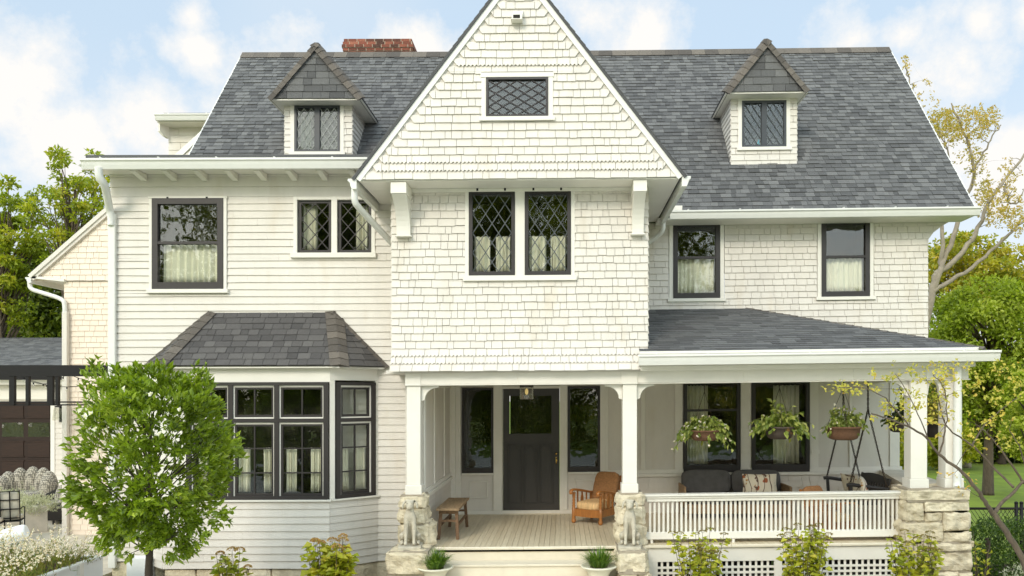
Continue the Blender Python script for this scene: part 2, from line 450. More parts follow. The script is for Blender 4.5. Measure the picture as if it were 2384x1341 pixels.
M['deadwood'] = mat('grey_picket', (.35,.33,.28), rough=.9)

def weave(m, sc):                               # woven rope: crossing bands of bump and tone
    nt = m.node_tree; N, L = nt.nodes, nt.links; b = N['Principled BSDF']
    tc = N.new('ShaderNodeTexCoord')
    ck = N.new('ShaderNodeTexVoronoi'); ck.feature = 'F1'; ck.inputs['Scale'].default_value = sc; ck.inputs['Randomness'].default_value = .25
    L.new(tc.outputs['Object'], ck.inputs['Vector'])
    mr = N.new('ShaderNodeMapRange'); mr.inputs['From Min'].default_value = .25; mr.inputs['From Max'].default_value = .62
    mr.inputs['To Min'].default_value = 1; mr.inputs['To Max'].default_value = .22
    L.new(ck.outputs['Distance'], mr.inputs['Value'])
    src = b.inputs['Base Color'].links[0].from_socket
    g = N.new('ShaderNodeVectorMath'); g.operation = 'SCALE'
    L.new(src, g.inputs[0]); L.new(mr.outputs['Result'], g.inputs['Scale']); L.new(g.outputs['Vector'], b.inputs['Base Color'])
weave(M['woven'], 26)
def floral(name):                               # cream cloth printed with branches, red and dark blotches
    m = mat(name, (.66,.60,.48), rough=.9, var=.05)
    nt = m.node_tree; N, L = nt.nodes, nt.links; b = N['Principled BSDF']
    src = b.inputs['Base Color'].links[0].from_socket
    tc = N.new('ShaderNodeTexCoord')
    for sc, lo, hi, col in ((7, .62, .66, (.34,.10,.04)), (9.5, .64, .68, (.12,.07,.05)), (13, .67, .70, (.42,.22,.06))):
        n = N.new('ShaderNodeTexNoise'); n.inputs['Scale'].default_value = sc; n.inputs['Detail'].default_value = 1.5
        mp = N.new('ShaderNodeMapping'); mp.inputs['Location'].default_value = (sc, 2*sc, 0)
        L.new(tc.outputs['Object'], mp.inputs[0]); L.new(mp.outputs[0], n.inputs['Vector'])
        mr = N.new('ShaderNodeMapRange'); mr.inputs['From Min'].default_value = lo; mr.inputs['From Max'].default_value = hi
        L.new(n.outputs['Fac'], mr.inputs['Value'])
        x = N.new('ShaderNodeMix'); x.data_type = 'RGBA'; x.inputs['B'].default_value = (*col, 1)
        L.new(mr.outputs['Result'], x.inputs['Factor']); L.new(src, x.inputs['A']); src = x.outputs['Result']
    n = N.new('ShaderNodeTexWave'); n.inputs['Scale'].default_value = 2.2; n.inputs['Distortion'].default_value = 9; n.inputs['Detail'].default_value = 1
    L.new(tc.outputs['Object'], n.inputs['Vector'])
    mr = N.new('ShaderNodeMapRange'); mr.inputs['From Min'].default_value = .95; mr.inputs['From Max'].default_value = .985
    L.new(n.outputs['Fac'], mr.inputs['Value'])
    x = N.new('ShaderNodeMix'); x.data_type = 'RGBA'; x.inputs['B'].default_value = (.11,.06,.04,1)
    L.new(mr.outputs['Result'], x.inputs['Factor']); L.new(src, x.inputs['A'])
    L.new(x.outputs['Result'], b.inputs['Base Color'])
    return m
M['floral'] = floral('floral_cushion_cloth')

# ------------------------------------------------------------------ shingle and board courses
def clip(poly, pl):
    a, b, c = pl; out = []
    n = len(poly)
    for i in range(n):
        p, q = poly[i], poly[(i+1) % n]
        dp = a*p[0] + b*p[1] - c; dq = a*q[0] + b*q[1] - c
        if dp <= 0: out.append(p)
        if (dp < 0 < dq) or (dq < 0 < dp):
            t = dp / (dp - dq); out.append((p[0] + (q[0]-p[0])*t, p[1] + (q[1]-p[1])*t))
    return out
def line_plane(p, q, keep):                      # half plane on the side of the line p-q that holds 'keep'
    a, b = q[1]-p[1], p[0]-q[0]
    c = a*p[0] + b*p[1]
    if a*keep[0] + b*keep[1] > c: a, b, c = -a, -b, -c
    return (a, b, c)
def courses(mb, m, u0, u1, v0, v1, h, wmin, wmax, holes=(), planes=(), cpl=None, t=.022, gap=.0065, jit=.003, teeth=(), tooth=.058, amp=.030,
            tones=(.2,.8), trand=0, back=True, backmat=0, wob=0.0, taper=.8, rng=R):
    n = max(1, round((v1-v0)/h)); h = (v1-v0)/n
    for i in range(n):
        vb = v0 + i*h; vt = vb + h
        cuts = sorted({vb, vt} | {z for hx in holes for z in hx[2:4] if vb+1e-4 < z < vt-1e-4})
        cp = list(planes) + (cpl(vb, h) if cpl else [])
        brk = [u0]; x = u0 + rng.uniform(.2, 1)*wmax
        while x < u1 - wmin*.5:
            brk.append(x); x += rng.uniform(wmin, wmax)
        brk.append(u1)
        info = [(rng.uniform(*tones), rng.uniform(-jit, jit), rng.uniform(1-trand, 1+trand)) for _ in brk]
        for a, b in zip(cuts[:-1], cuts[1:]):
            ivs = [(u0, u1)]
            for hx in holes:
                if hx[2] < b - 1e-4 and hx[3] > a + 1e-4:
                    nv = []
                    for p, q in ivs:
                        if hx[0] > p: nv.append((p, min(q, hx[0])))
                        if hx[1] < q: nv.append((max(p, hx[1]), q))
                    ivs = [k for k in nv if k[1] - k[0] > 1e-3]
            for p, q in ivs:
                if back:
                    ns = max(1, math.ceil((q-p)/.7))
                    for ii in range(ns):
                        pa_, pb_ = p + (q-p)*ii/ns, p + (q-p)*(ii+1)/ns
                        po = [(pa_, a), (pb_, a), (pb_, b), (pa_, b)]
                        for pl in planes: po = clip(po, pl)
                        if len(po) > 2: mb.face([m(u, v, -.008) for u, v in po], .5, backmat)
                for k in range(len(brk)-1):
                    l, r = max(brk[k], p), min(brk[k+1], q)
                    if r - l < .006: continue
                    tone, j, tr = info[k]
                    l += gap/2 if l > p + 1e-6 else 0; r -= gap/2 if r < q - 1e-6 else 0
                    bot = a if a > vb + 1e-4 else a + j
                    if i in teeth and a < vb + 1e-4:
                        poly = []
                        k0 = math.floor(l/tooth*2); kk = k0 + 1
                        zz = lambda u: vb + amp*(abs((u/tooth) % 1 - .5)*2) - amp*.5
                        poly.append((l, zz(l)))
                        while kk*tooth/2 < r - 1e-4:
                            poly.append((kk*tooth/2, zz(kk*tooth/2))); kk += 1
                        poly += [(r, zz(r)), (r, b), (l, b)]
                    else:
                        wv = wob*noise.noise((l*1.1, vb*9, 3)); wr = wob*noise.noise((r*1.1, vb*9, 3))
                        poly = [(l, bot+wv), (r, bot+wr), (r, b), (l, b)]
                    for pl in cp:
                        poly = clip(poly, pl)
                        if len(poly) < 3: break
                    if len(poly) < 3: continue
                    tt = t*tr*(1.2 if i in teeth else 1)
                    W = lambda v: tt*(1 - min(max((v-vb)/h, 0), 1)*taper)
                    fr = [mb.pt(m(u, v, W(v))) for u, v in poly]
                    bk = [mb.pt(m(u, v, -.003)) for u, v in poly]
                    mb.fi(fr, tone)
                    for e in range(len(poly)):
                        e2 = (e+1) % len(poly)
                        if poly[e][1] > b - 1e-5 and poly[e2][1] > b - 1e-5: continue
                        mb.fi([bk[e], bk[e2], fr[e2], fr[e]], tone)
def frontmap(y, flare=None):
    if flare: return lambda u, v, w: (u, y - w - flare(v), v)
    return lambda u, v, w: (u, y - w, v)
def planemap(o, U, V):
    o, U, V = Vector(o), Vector(U).normalized(), Vector(V).normalized()
    Nn = U.cross(V)
    return lambda u, v, w: o + U*u + V*v + Nn*w

# ------------------------------------------------------------------ main dimensions (metres; y is depth from the camera)
DG, DC, DF, DB, DR, DL, DY = 11.95, 12.45, 12.5, 15.9, 15.0, 13.4, 12.8
FLOOR = 0.83                                     # porch floor
TERR = 0.22
CX0, CX1 = X(912, DC), X(1508, DC)               # centre block
CZ0, CZ1 = Z(863, 12.3, 1200), Z(436, DC, 1200)
EZ, EY = Z(488, 14.5, 1900), 14.5                # main eave
RZ, RY = Z(122, 18.3, 1400), 18.3                # main ridge
HX0, HX1 = -7.28, 7.42
LX0 = X(258, DL)
LTOP = Z(366, 12.9, 500)
BASE = 0.43
SL = Vector((0, RY-EY, RZ-EZ)); SLL = SL.length
def roof_y(z): return EY + (z-EZ)*(RY-EY)/(RZ-EZ)

house = empty('house', (0, 14, 0), 'large cream shingled house with grey roof, tall front gable and covered porch', 'house')
H = lambda mb, name, m, parent=house, **k: mb.build(name, m, parent, warp=True, **k)

# ------------------------------------------------------------------ ground
def structure(mb, name, m):
    o = mb.build(name, m, None, local=True); o['kind'] = 'structure'; return o
g = MB(); g.face([(-400,-200,0), (400,-200,0), (400,600,0), (-400,600,0)]); structure(g, 'ground', M['grassy'])
g = MB(); g.box(-22, LX0-.05, 13.0, 24, -.3, TERR); structure(g, 'terrace', M['terrace'])
g = MB(); g.face([(-14, -14, .005), (12, -14, .005), (6.6, 11.9, .005), (-9.3, 11.9, .005)]); structure(g, 'path', M['bounce_ground'])  # unseen pale ground, added to bounce light up into porch and soffits
g = MB()
g.face([(-7, 10.6, .010), (-2.35, 10.6, .010), (-2.35, 13.5, .010), (-7, 13.5, .010)])
g.face([(1.35, 10.6, .010), (6.65, 10.6, .010), (6.65, 13.5, .010), (1.35, 13.5, .010)])
g.face([(6.7, 10.2, .006), (11.5, 10.2, .006), (11.5, 15.2, .006), (6.7, 15.2, .006)])
structure(g, 'garden_bed', M['soil'])

# ------------------------------------------------------------------ windows
curtains = []
def wpart(T, parent, name, m, fn, **k):
    mb = MB(T); fn(mb); return mb.build(name, m, parent, warp=True, **k)
def window(parent, T, x0, x1, z0, z1, fw=.07, fwb=None, kind='plain', nx=3, ny=4, meet=None, frame='dark', lead='lead', glass='glass', fd=.035,
           casing=None, sill=True, room=.7, name='window', bars=None):
    """dark frame with pane, optional diamond lattice, casing and the dark room behind"""
    fwb = fwb or fw
    mb = MB(T)
    mb.box(x0, x0+fw, -fd, .05, z0, z1); mb.box(x1-fw, x1, -fd, .05, z0, z1)
    mb.box(x0+fw, x1-fw, -fd+.002, .048, z0, z0+fwb); mb.box(x0+fw, x1-fw, -fd+.002, .048, z1-fw, z1)
    if meet: mb.box(x0+fw, x1-fw, -fd+.006, .045, meet-.022, meet+.022)
    fr = mb.build(name, M[frame], parent, warp=True)
    gx0, gx1, gz0, gz1 = x0+fw, x1-fw, z0+fwb, z1-fw
    panes = [(gz0, gz1)] if not meet else [(gz0, meet-.022), (meet+.022, gz1)]
    for a, b in panes:
        sh = R.uniform(-.004, .004)
        wpart(T, fr, 'pane', M[glass], lambda mb: mb.box(gx0, gx1, .012+sh, .016+sh, a, b))
    if kind == 'diamond':
        mb = MB(T); w, h = (gx1-gx0)/nx, (gz1-gz0)/ny
        for sgn in (1, -1):
            for k in range(-ny-1, nx+ny+2):
                # line u = gx0 + k*w + sgn*(z-gz0)*w/h, clipped to the pane
                pts = []
                u_at = lambda z: gx0 + k*w + sgn*(z-gz0)*w/h
                za, zb = gz0, gz1
                ta = (gx0 - gx0 - k*w)*sgn*h/w + gz0; tb = (gx1 - gx0 - k*w)*sgn*h/w + gz0
                lo, hi = max(za, min(ta, tb)), min(zb, max(ta, tb))
                if hi - lo < .02: continue
                mb.beam((u_at(lo), .002 + .002*sgn, lo), (u_at(hi), .002 + .002*sgn, hi), .013, .010, up=(0,1,0))
        mb.build('lattice', M[lead], fr, warp=True)
    if bars:                                        # (verticals, horizontals) glazing bars
        mb = MB(T)
        for u in bars[0]: mb.box(u-.011, u+.011, -.004, .03, gz0, gz1)
        for v in bars[1]: mb.box(gx0, gx1, -.002, .028, v-.011, v+.011)
        mb.build('glazing_bar', M[frame], fr, warp=True)
    if casing:
        l, r, tp, bt = casing
        mb = MB(T)
        if l: mb.box(x0-l, x0-.001, -.022, .06, z0, z1)
        if r: mb.box(x1+.001, x1+r, -.022, .06, z0, z1)
        if tp: mb.box(x0-l-.012, x1+r+.012, -.030, .06, z1+.001, z1+tp)
        if bt: mb.box(x0-l-(.03 if sill else 0), x1+r+(.03 if sill else 0), -.055 if sill else -.02, .06, z0-bt, z0-.001)
        mb.build('casing', M['trim'], fr, warp=True, bevel=.004)
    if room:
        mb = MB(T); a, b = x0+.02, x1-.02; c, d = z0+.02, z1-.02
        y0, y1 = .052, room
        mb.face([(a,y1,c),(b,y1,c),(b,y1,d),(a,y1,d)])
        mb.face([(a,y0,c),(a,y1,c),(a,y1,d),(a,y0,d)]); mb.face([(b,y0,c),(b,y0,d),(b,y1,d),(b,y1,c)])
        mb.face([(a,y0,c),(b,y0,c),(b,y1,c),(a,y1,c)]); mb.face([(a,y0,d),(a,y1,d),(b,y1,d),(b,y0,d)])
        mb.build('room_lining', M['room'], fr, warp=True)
    return fr
def curtain(T, x0, x1, z0, z1, label, folds=6, y=.085, m='curtain', amp=.022, group='curtains behind the window panes'):
    mb = MB(T); nn = folds*8; rows = 5; ids = []
    ph = R.uniform(0, 6)
    for j in range(rows+1):
        row = []
        for i in range(nn+1):
            u = i/nn; z = z0 + (z1-z0)*j/rows
            a = amp*(1.15 - .35*j/rows)
            t = u*folds*2*math.pi + .7*math.sin(u*9+ph)
            zz = z + (.006*math.sin(t+1) if j == rows else 0)
            row.append(mb.pt((x0 + (x1-x0)*u + .006*math.sin(t*2), y + a*math.sin(t) + .012*math.sin(u*13+ph+j*.2), zz)))
        ids.append(row)
    for j in range(rows):
        for i in range(nn):
            mb.fi([ids[j][i], ids[j][i+1], ids[j+1][i+1], ids[j+1][i]], .5 + .3*math.sin(i*.4), 0, True)
    o = mb.build('curtain', M[m], None, warp=True)
    sd = o.modifiers.new('thick', 'SOLIDIFY'); sd.thickness = .004
    tag(o, label, 'curtain', group)
    return o
def TY(y): return Matrix.Translation((0, y, 0))

# ------------------------------------------------------------------ centre block
def flare_c(v): 
    k = max(0, (CZ0 + .42 - v)/.42); return .15*k*k
wz0, wz1 = Z(642, DC, 1200), Z(444, DC, 1200)
wins_c = [(X(1092, DC), X(1199, DC)), (X(1222, DC), X(1329, DC))]
cas = (X(1083, DC), X(1338, DC), Z(654, DC, 1200), CZ1)
mb = MB()
courses(mb, frontmap(DC, flare_c), CX0, CX1, CZ0, CZ1, .1185, .085, .27, holes=[cas], teeth=(1, 2), wob=.006, jit=.005, t=.024)
H(mb, 'wall', M['siding'])
mb = MB()
courses(mb, planemap((CX1, DC+.004, 0), (0,1,0), (0,0,1)), 0, DR-DC, CZ0+.2, CZ1, .1185, .12, .34)
m2 = planemap((CX0, DL, 0), (0,-1,0), (0,0,1))
courses(mb, m2, 0, DL-DC-.004, CZ0+.2, CZ1, .1185, .12, .34)
mb.box(CX0-.08, CX1+.08, DC-.05, DB, CZ0-.03, CZ0+.02)
H(mb, 'wall', M['siding'])
for k, (a, b) in enumerate(wins_c):
    w = window(house, TY(DC), a, b, wz0, wz1, fw=.055, fwb=.065, kind='diamond', nx=3, ny=4.5 if False else 4, casing=None, glass='oldglass')
    cw = (b-a)
    s = ('left', 'right')[k]
    curtain(TY(DC), a+.07, a+.07+cw*.36, wz0+.05, Z(548, DC, 1200), 'cream half curtain on the left of the %s lattice window below the gable' % s, folds=4)
    curtain(TY(DC), b-.07-cw*.33, b-.07, wz0+.05, Z(548, DC, 1200), 'cream half curtain on the right of the %s lattice window below the gable' % s, folds=4)
mb = MB()
a0, a1 = wins_c[0]; b0, b1 = wins_c[1]
mb.box(cas[0], a0-.002, DC-.024, DC+.06, wz0, CZ1-.01); mb.box(a1+.002, b0-.002, DC-.024, DC+.06, wz0, CZ1-.01); mb.box(b1+.002, cas[1], DC-.024, DC+.06, wz0, CZ1-.01)
mb.box(a0-.002, a1+.002, DC-.022, DC+.06, wz1+.002, CZ1-.012); mb.box(b0-.002, b1+.002, DC-.022, DC+.06, wz1+.002, CZ1-.012)
mb.box(cas[0]-.03, cas[1]+.03, DC-.06, DC+.06, cas[2], wz0-.002)
for a, b in wins_c:
    for q in (.18, .78): mb.box(a+(b-a)*q-.01, a+(b-a)*q+.02, DC-.05, DC-.03, wz1-.01, wz1+.03, mat=1)
H(mb, 'window_trim', [M['trim'], M['black']])

# ------------------------------------------------------------------ big front gable
GC = X(1209, DG); GZ0 = Z(416, DG, 1200); GZ1 = Z(-72, DG, 1200); GHW = X(1585, DG) - GC
gl = lambda z: GC - GHW*(GZ1-z)/(GZ1-GZ0); gr = lambda z: GC + GHW*(GZ1-z)/(GZ1-GZ0)
pl_l = line_plane((gl(GZ0), GZ0), (GC, GZ1), (GC, GZ0+.5)); pl_r = line_plane((gr(GZ0), GZ0), (GC, GZ1), (GC, GZ0+.5))
def gable_cham(vb, h):
    s = (gr(vb) - gr(vb+h))/h
    if vb < GZ0 + .01: return []
    e = .035
    return [line_plane((gl(vb)+.15+e, vb), (gl(vb+h*.85)+e, vb+h*.85), (GC, vb+h)), line_plane((gr(vb)-.15-e, vb), (gr(vb+h*.85)-e, vb+h*.85), (GC, vb+h)),
            line_plane((gl(vb)+.10+e, vb+h*.02), (gl(vb+h)+e*.6, vb+h), (GC, vb+h))]
ghole = (X(1121, DG), X(1288, DG), Z(284, DG, 1200), Z(168, DG, 1200))
gw = (X(1132, DG), X(1276, DG), Z(273, DG, 1200), Z(181, DG, 1200))
mb = MB()
courses(mb, frontmap(DG), gl(GZ0)-.1, gr(GZ0)+.1, GZ0, GZ1, .1205, .08, .29, holes=[ghole], planes=[pl_l, pl_r], cpl=gable_cham, teeth=(1, 2, 14), wob=.006, jit=.005, t=.025)
H(mb, 'gable_wall', M['siding'])
w = window(house, TY(DG), *gw, fw=.035, kind='diamond', nx=4, ny=3.999 if False else 4, casing=(.07, .075, .07, .062), glass='oldglass', lead='dark')
mb = MB()                                           # rake boards, soffit
for sx, f in ((-1, gl), (1, gr)):
    a = Vector((f(GZ0), DG-.03, GZ0-.005)); b = Vector((GC, DG-.03, GZ1))
    n_ = Vector((sx*(GZ1-GZ0), 0, GHW)).normalized()
    mb = MB(); mb.prism([a - n_*.05, a + n_*.028, b + n_*.028, b - n_*.05], (0, .05 + .002*sx, 0))
    H(mb, 'rake_board', M['gutter'])
mb = MB()
mb.box(gl(GZ0)+.02, gr(GZ0)-.02, DG+.012, DC+.03, GZ0-.022, GZ0-.004)
mb.box(gl(GZ0)+.02, CX0-.002, DC+.032, 14.9, GZ0-.022, GZ0-.004); mb.box(CX1+.002, gr(GZ0)-.02, DC+.032, 14.9, GZ0-.022, GZ0-.004)
mb.box(CX0, CX1, DC-.045, DC+.03, GZ0-.075, GZ0-.024)
H(mb, 'soffit', M['trim'])
mb = MB()
for sx in (-1, 1):
    base = Vector((GC + sx*(GHW+.05), DG-.05, GZ0 - .02)); up = Vector((-sx*GHW, 0, GZ1-GZ0))
    L_ = up.length*1.02
    if sx > 0: m_ = planemap(base, (0, 1, 0), up)
    else:
        b2 = base + Vector((0, 6.3, 0)); m_ = planemap(b2, (0, -1, 0), up)
    n_ = Vector((sx*(GZ1-GZ0), 0, GHW)).normalized()*.035
    mm = (lambda q: (lambda u, v, w: Vector(q(u, v, w)) + n_))(m_)
    courses(mb, mm, 0, 6.3, 0, L_, .13, .12, .34, t=.012, trand=.3, tones=(0, 1))
    p = [base, base + up*1.02, base + up*1.02 + n_, base + n_]
    mb.prism(p, (0, .03, 0), .1)
H(mb, 'gable_roof', M['roof'])
mb = MB()                                           # hood vent near the peak
vx, vz0, vz1 = X(1204, DG), Z(54, DG, 1200), Z(27, DG, 1200)
mb.prism([(vx-.075, DG-.02, vz0), (vx-.075, DG-.15, vz0), (vx-.06, DG-.14, vz0+.08), (vx-.055, DG-.02, vz1)], (.15, 0, 0))
mb.box(vx-.085, vx+.085, DG-.16, DG-.02, vz0-.012, vz0-.002)
mb.box(vx-.05, vx+.05, DG-.156, DG-.150, vz0+.005, vz0+.055, mat=1)
H(mb, 'hood_vent', [M['trim'], M['room']], bevel=.008)
for x0, x1 in ((X(910, DG), X(943, DG)), (X(1477, DG), X(1502, DG)+.02)):
    mb = MB(); zt = GZ0 - .025
    mb.box(x0-.012, x1+.012, DG+.03, DC-.02, zt-.17, zt, .6)
    pr = [(DC-.01, zt-.17)]
    for i in range(9):
        t = i/8; pr.append((DC - .10 - .36*(1-t)**2.6, zt-.172 - .55*t))
    pr.append((DC-.01, zt-.722))
    mb.prism([(x0, y, z) for y, z in pr], (x1-x0, 0, 0))
    mb.box(x0-.02, x1+.02, DC-.13, DC-.02, zt-.745, zt-.7225)
    H(mb, 'bracket', M['trim'], bevel=.005)

def gutter_x(x0, x1, yb, zt, h=.155, d=.13, name='gutter', straps=6):
    mb = MB()
    pr = [(0,0), (0,-h), (-.55*d,-h), (-.72*d,-h*.62), (-.80*d,-h*.35), (-d,-h*.22), (-d,-.006), (-d+.01,-.006), (-d+.01,-.02), (-.02,-.03)]
    mb.prism([(x0, yb+y, zt+z) for y, z in pr], (x1-x0, 0, 0))
    for k in range(straps):
        x = x0 + (x1-x0)*(k+.35)/straps
        mb.box(x-.012, x+.012, yb-d, yb+.03, zt+.001, zt+.012)
    return H(mb, name, M['gutter'])
def gutter_y(xi, sx, y0, y1, zt, h=.15, d=.13):
    mb = MB()
    pr = [(0,0), (0,-h), (.55*d,-h), (.72*d,-h*.62), (.80*d,-h*.35), (d,-h*.22), (d,0)]
    mb.prism([(xi + sx*x, y0, zt+z) for x, z in pr], (0, y1-y0, 0))
    return H(mb, 'gutter', M['gutter'])
gutter_y(gr(GZ0)+.015, 1, DG-.02, 14.62, GZ0+.01)
gutter_y(gl(GZ0)-.015, -1, DG-.02, 14.2, GZ0+.01)
def pipe(pts, r=.045, n=10, name='downspout'):
    mb = MB(); mb.tube(pts, r, n); return H(mb, name, M['gutter'])
def smooth(pts, k=3):
    for _ in range(k):
        o = [Vector(pts[0])]
        for a, b in zip(pts[:-1], pts[1:]):
            a, b = Vector(a), Vector(b)
            o += [a*.75 + b*.25, a*.25 + b*.75]
        o.append(Vector(pts[-1])); pts = o
    return pts
xg = gl(GZ0) - .075
pipe(smooth([(xg, 12.05, GZ0-.12), (xg, 12.05, GZ0-.30), (xg+.03, 12.12, GZ0-.36), (CX0-.06, 13.2, GZ0-.80), (CX0-.05, 13.28, GZ0-.9)], 2), .05)
xg = gr(GZ0) + .06
pipe(smooth([(xg, 14.5, GZ0-.12), (xg, 14.5, GZ0-.25), (xg-.05, 14.6, GZ0-.32), (CX1+.06, 14.85, GZ0-.55)], 2), .042)

# ------------------------------------------------------------------ main roof
mb = MB()
mroof = planemap((HX0, EY, EZ), (1,0,0), SL)
courses(mb, mroof, 0, HX1-HX0, 0, SLL, .128, .08, .21, t=.015, trand=.45, jit=.003, tones=(0, 1), gap=.005)
bs = planemap((HX1, RY*2-EY, EZ), (-1,0,0), Vector((0, -(RY-EY), RZ-EZ)))
mb.face([bs(0,0,0), bs(HX1-HX0,0,0), bs(HX1-HX0,SLL,0), bs(0,SLL,0)], .4)
H(mb, 'roof', M['roof'])
mb = MB(); x = HX0                                  # ridge caps and rake edge
while x < HX1:
    t = R.uniform(.1, .9); x2 = min(x + .30, HX1)
    mb.prism([(x, RY-.15, RZ-.155+.02), (x, RY, RZ+.045), (x, RY+.15, RZ-.155+.02), (x, RY, RZ-.02)], (x2-x-.004, 0, 0), t); x = x2
H(mb, 'ridge_cap', M['roofwarm'])
for xx in (HX0-.03, HX1):
    mb = MB(); mb.prism([(xx, EY, EZ-.14), (xx, EY, EZ-.004), (xx, RY, RZ-.004), (xx, RY, RZ-.20)], (.03, 0, 0))
    H(mb, 'rake_board', M['gutter'])
for xx, sx in ((HX0+.35, -1), (X(2160, DR)-.03, 1)):        # end walls under the main gables
    mb = MB()
    mb.face([(xx, DR+.01, 3.8), (xx, 2*RY-EY-.3, 3.8), (xx, 2*RY-EY-.3, EZ), (xx, RY, RZ-.1), (xx, DR+.01, EZ)])
    H(mb, 'end_wall', M['siding'])

# ------------------------------------------------------------------ right wing, upper wall
RX0, RX1 = CX1, X(2160, DR)
rtop = EZ - .10
flz = Z(562, DR, 2160)
def rhi(v):
    if v < flz: return RX1
    k = (v - flz)/(rtop - flz); return RX1 + .48*k**1.7
wr = [(X(1567, DR), X(1676, DR), Z(695, DR, 1620), Z(517, DR, 1620)), (X(1912, DR), X(2024, DR), Z(691, DR, 1968), Z(511, DR, 1968))]
holes = [(a-.085, b+.085, c-.07, d+.02) for a, b, c, d in wr]
mb = MB()
courses(mb, frontmap(DR), RX0, RX1+.5, 3.75, rtop, .1205, .10, .30, holes=holes, cpl=lambda vb, h: [line_plane((rhi(vb), vb), (rhi(vb+h), vb+h), (0, vb))], back=False, wob=.004)
pts = [(RX0, 3.75)] + [(rhi(3.75 + i*.12), 3.75 + i*.12) for i in range(int((rtop-3.75)/.12)+1)] + [(rhi(rtop), rtop), (RX0, rtop)]
for i in range(40):
    va, vb_ = 3.75 + (rtop-3.75)*i/40, 3.75 + (rtop-3.75)*(i+1)/40
    ivs = [(RX0, rhi(va))]
    for hx in holes:
        if hx[2]+.03 < vb_ and hx[3]-.03 > va:
            ivs = [z for p, q in ivs for z in ((p, min(q, hx[0])), (max(p, hx[1]), q)) if z[1]-z[0] > .001]
    for p, q in ivs: mb.face([(p, DR+.004, va), (q, DR+.004, va), (q, DR+.004, vb_), (p, DR+.004, vb_)])
H(mb, 'wall', M['siding'])
for k, (a, b, c, d) in enumerate(wr):
    mt = Z((600, 598)[k], DR, (1620, 1968)[k])
    window(house, TY(DR), a, b, c, d, fw=.085, fwb=.10, meet=mt, casing=(.075, .075, 0, .06), glass='oldglass')
    curtain(TY(DR), a+.09, b-.09, c+.09, mt+.0, 'pale green lined curtain in the %s upstairs window above the porch roof' % ('left', 'right')[k], folds=8, m='curtain')
gutter_x(X(1560, 14.4), HX1+.06, EY+.01, EZ+.0, h=.15)
mb = MB()
mb.box(RX0+.4, HX1-.01, EY+.012, DR-.02, EZ-.155, EZ-.11)
mb.box(X(1562, 14.3), X(1592, 14.3), EY-.02, EY+.10, EZ+.02, EZ+.10)
H(mb, 'soffit', M['trim'])

# ------------------------------------------------------------------ left wing
lsoff = Z(392, 13.0, 500)
fr0 = Z(458, DL, 500)
wl = (X(357, DL), X(522, DL), Z(674, DL, 440), Z(463, DL, 440))
sm = [(X(694, DL), X(771, DL)), (X(787, DL), X(864, DL))]
sz = (Z(588, DL, 780), Z(466, DL, 780))
smh = (X(684, DL), X(874, DL), Z(601, DL, 780), fr0)
LX1 = -2.56
mb = MB()
courses(mb, frontmap(DL), LX0, LX1, BASE, fr0, .1195, .5, 3.2, holes=[(wl[0]-.06, wl[1]+.06, wl[2]-.07, wl[3]+.05), smh], t=.022, gap=.002, wob=.010, jit=.001, tones=(.35,.65))
mb.box(LX0, LX1, DL-.010, DL+.05, fr0+.002, fr0+.16); mb.box(LX0, LX1, DL-.024, DL+.05, fr0+.162, fr0+.32); mb.box(LX0, LX1, DL-.038, DL+.05, fr0+.322, lsoff)
H(mb, 'wall', M['siding'])
mb = MB()
courses(mb, planemap((LX0-.004, 18.0, 0), (0,-1,0), (0,0,1)), 0, 18.0-DL-.02, BASE, lsoff, .1195, .5, 3.2, t=.017, gap=.002)
H(mb, 'wall', M['siding'])
mb = MB()                                            # low roof over the left wing
mb.prism([(-7.66, 12.93, LTOP-.07), (-7.66, 12.93, LTOP+.05), (-7.66, 17.5, LTOP+.12), (-7.66, 17.5, LTOP-.07)], (4.9, 0, 0), .35)
H(mb, 'low_roof', M['roof'])
mb = MB()
mb.box(-7.62, -2.8, 12.96, DL-.04, lsoff+.002, LTOP-.072)
H(mb, 'soffit', M['trim'])
gutter_x(-7.68, X(862, 12.85), 12.93, LTOP-.03, h=.165, d=.13, straps=5)
for px in (318, 390, 462, 534, 603, 675, 747, 820):
    x = X(px, 13.1); mb = MB()
    mb.prism([(x-.045, 12.98, lsoff-.004), (x-.045, 12.98, lsoff-.045), (x-.045, 13.34, lsoff-.11), (x-.045, 13.34, lsoff-.004)], (.09, 0, 0))
    H(mb, 'rafter_tail', M['trim'])
w = window(house, TY(DL-.02), *wl, fw=.095, fwb=.115, meet=Z(566, DL, 440), casing=(.055, .055, .03, .065), glass='oldglass')
for px in (393, 484):
    mb = MB(); mb.box(X(px, DL)-.012, X(px, DL)+.02, DL-.06, DL-.03, wl[3], wl[3]+.02)
    H(mb, 'storm_hook', M['black'])
curtain(TY(DL), wl[0]+.12, wl[1]-.11, wl[2]+.11, Z(568, DL, 440), 'wide white pleated curtain in the lower half of the big left upstairs window', folds=9, amp=.028)
for k, (a, b) in enumerate(sm):
    window(house, TY(DL+.03), a, b, sz[0], sz[1], fw=.045, kind='diamond', nx=2, ny=2.5 if False else 3, casing=None, glass='glass', fd=.01, lead='dark')
    x0 = (a+.05, b-.30)[k]
    curtain(TY(DL), x0, x0+.22, sz[0]+.05, sz[1]-.05, ('beige curtain in the left of the two small diamond windows', 'beige curtain in the right of the two small diamond windows')[k], folds=3, y=.17)
mb = MB()
mb.box(smh[0], sm[0][0]-.01, DL-.03, DL+.05, sz[0]-.01, smh[3]-.003); mb.box(sm[0][1]+.01, sm[1][0]-.01, DL-.03, DL+.05, sz[0]-.01, smh[3]-.003); mb.box(sm[1][1]+.01, smh[1], DL-.03, DL+.05, sz[0]-.01, smh[3]-.003)
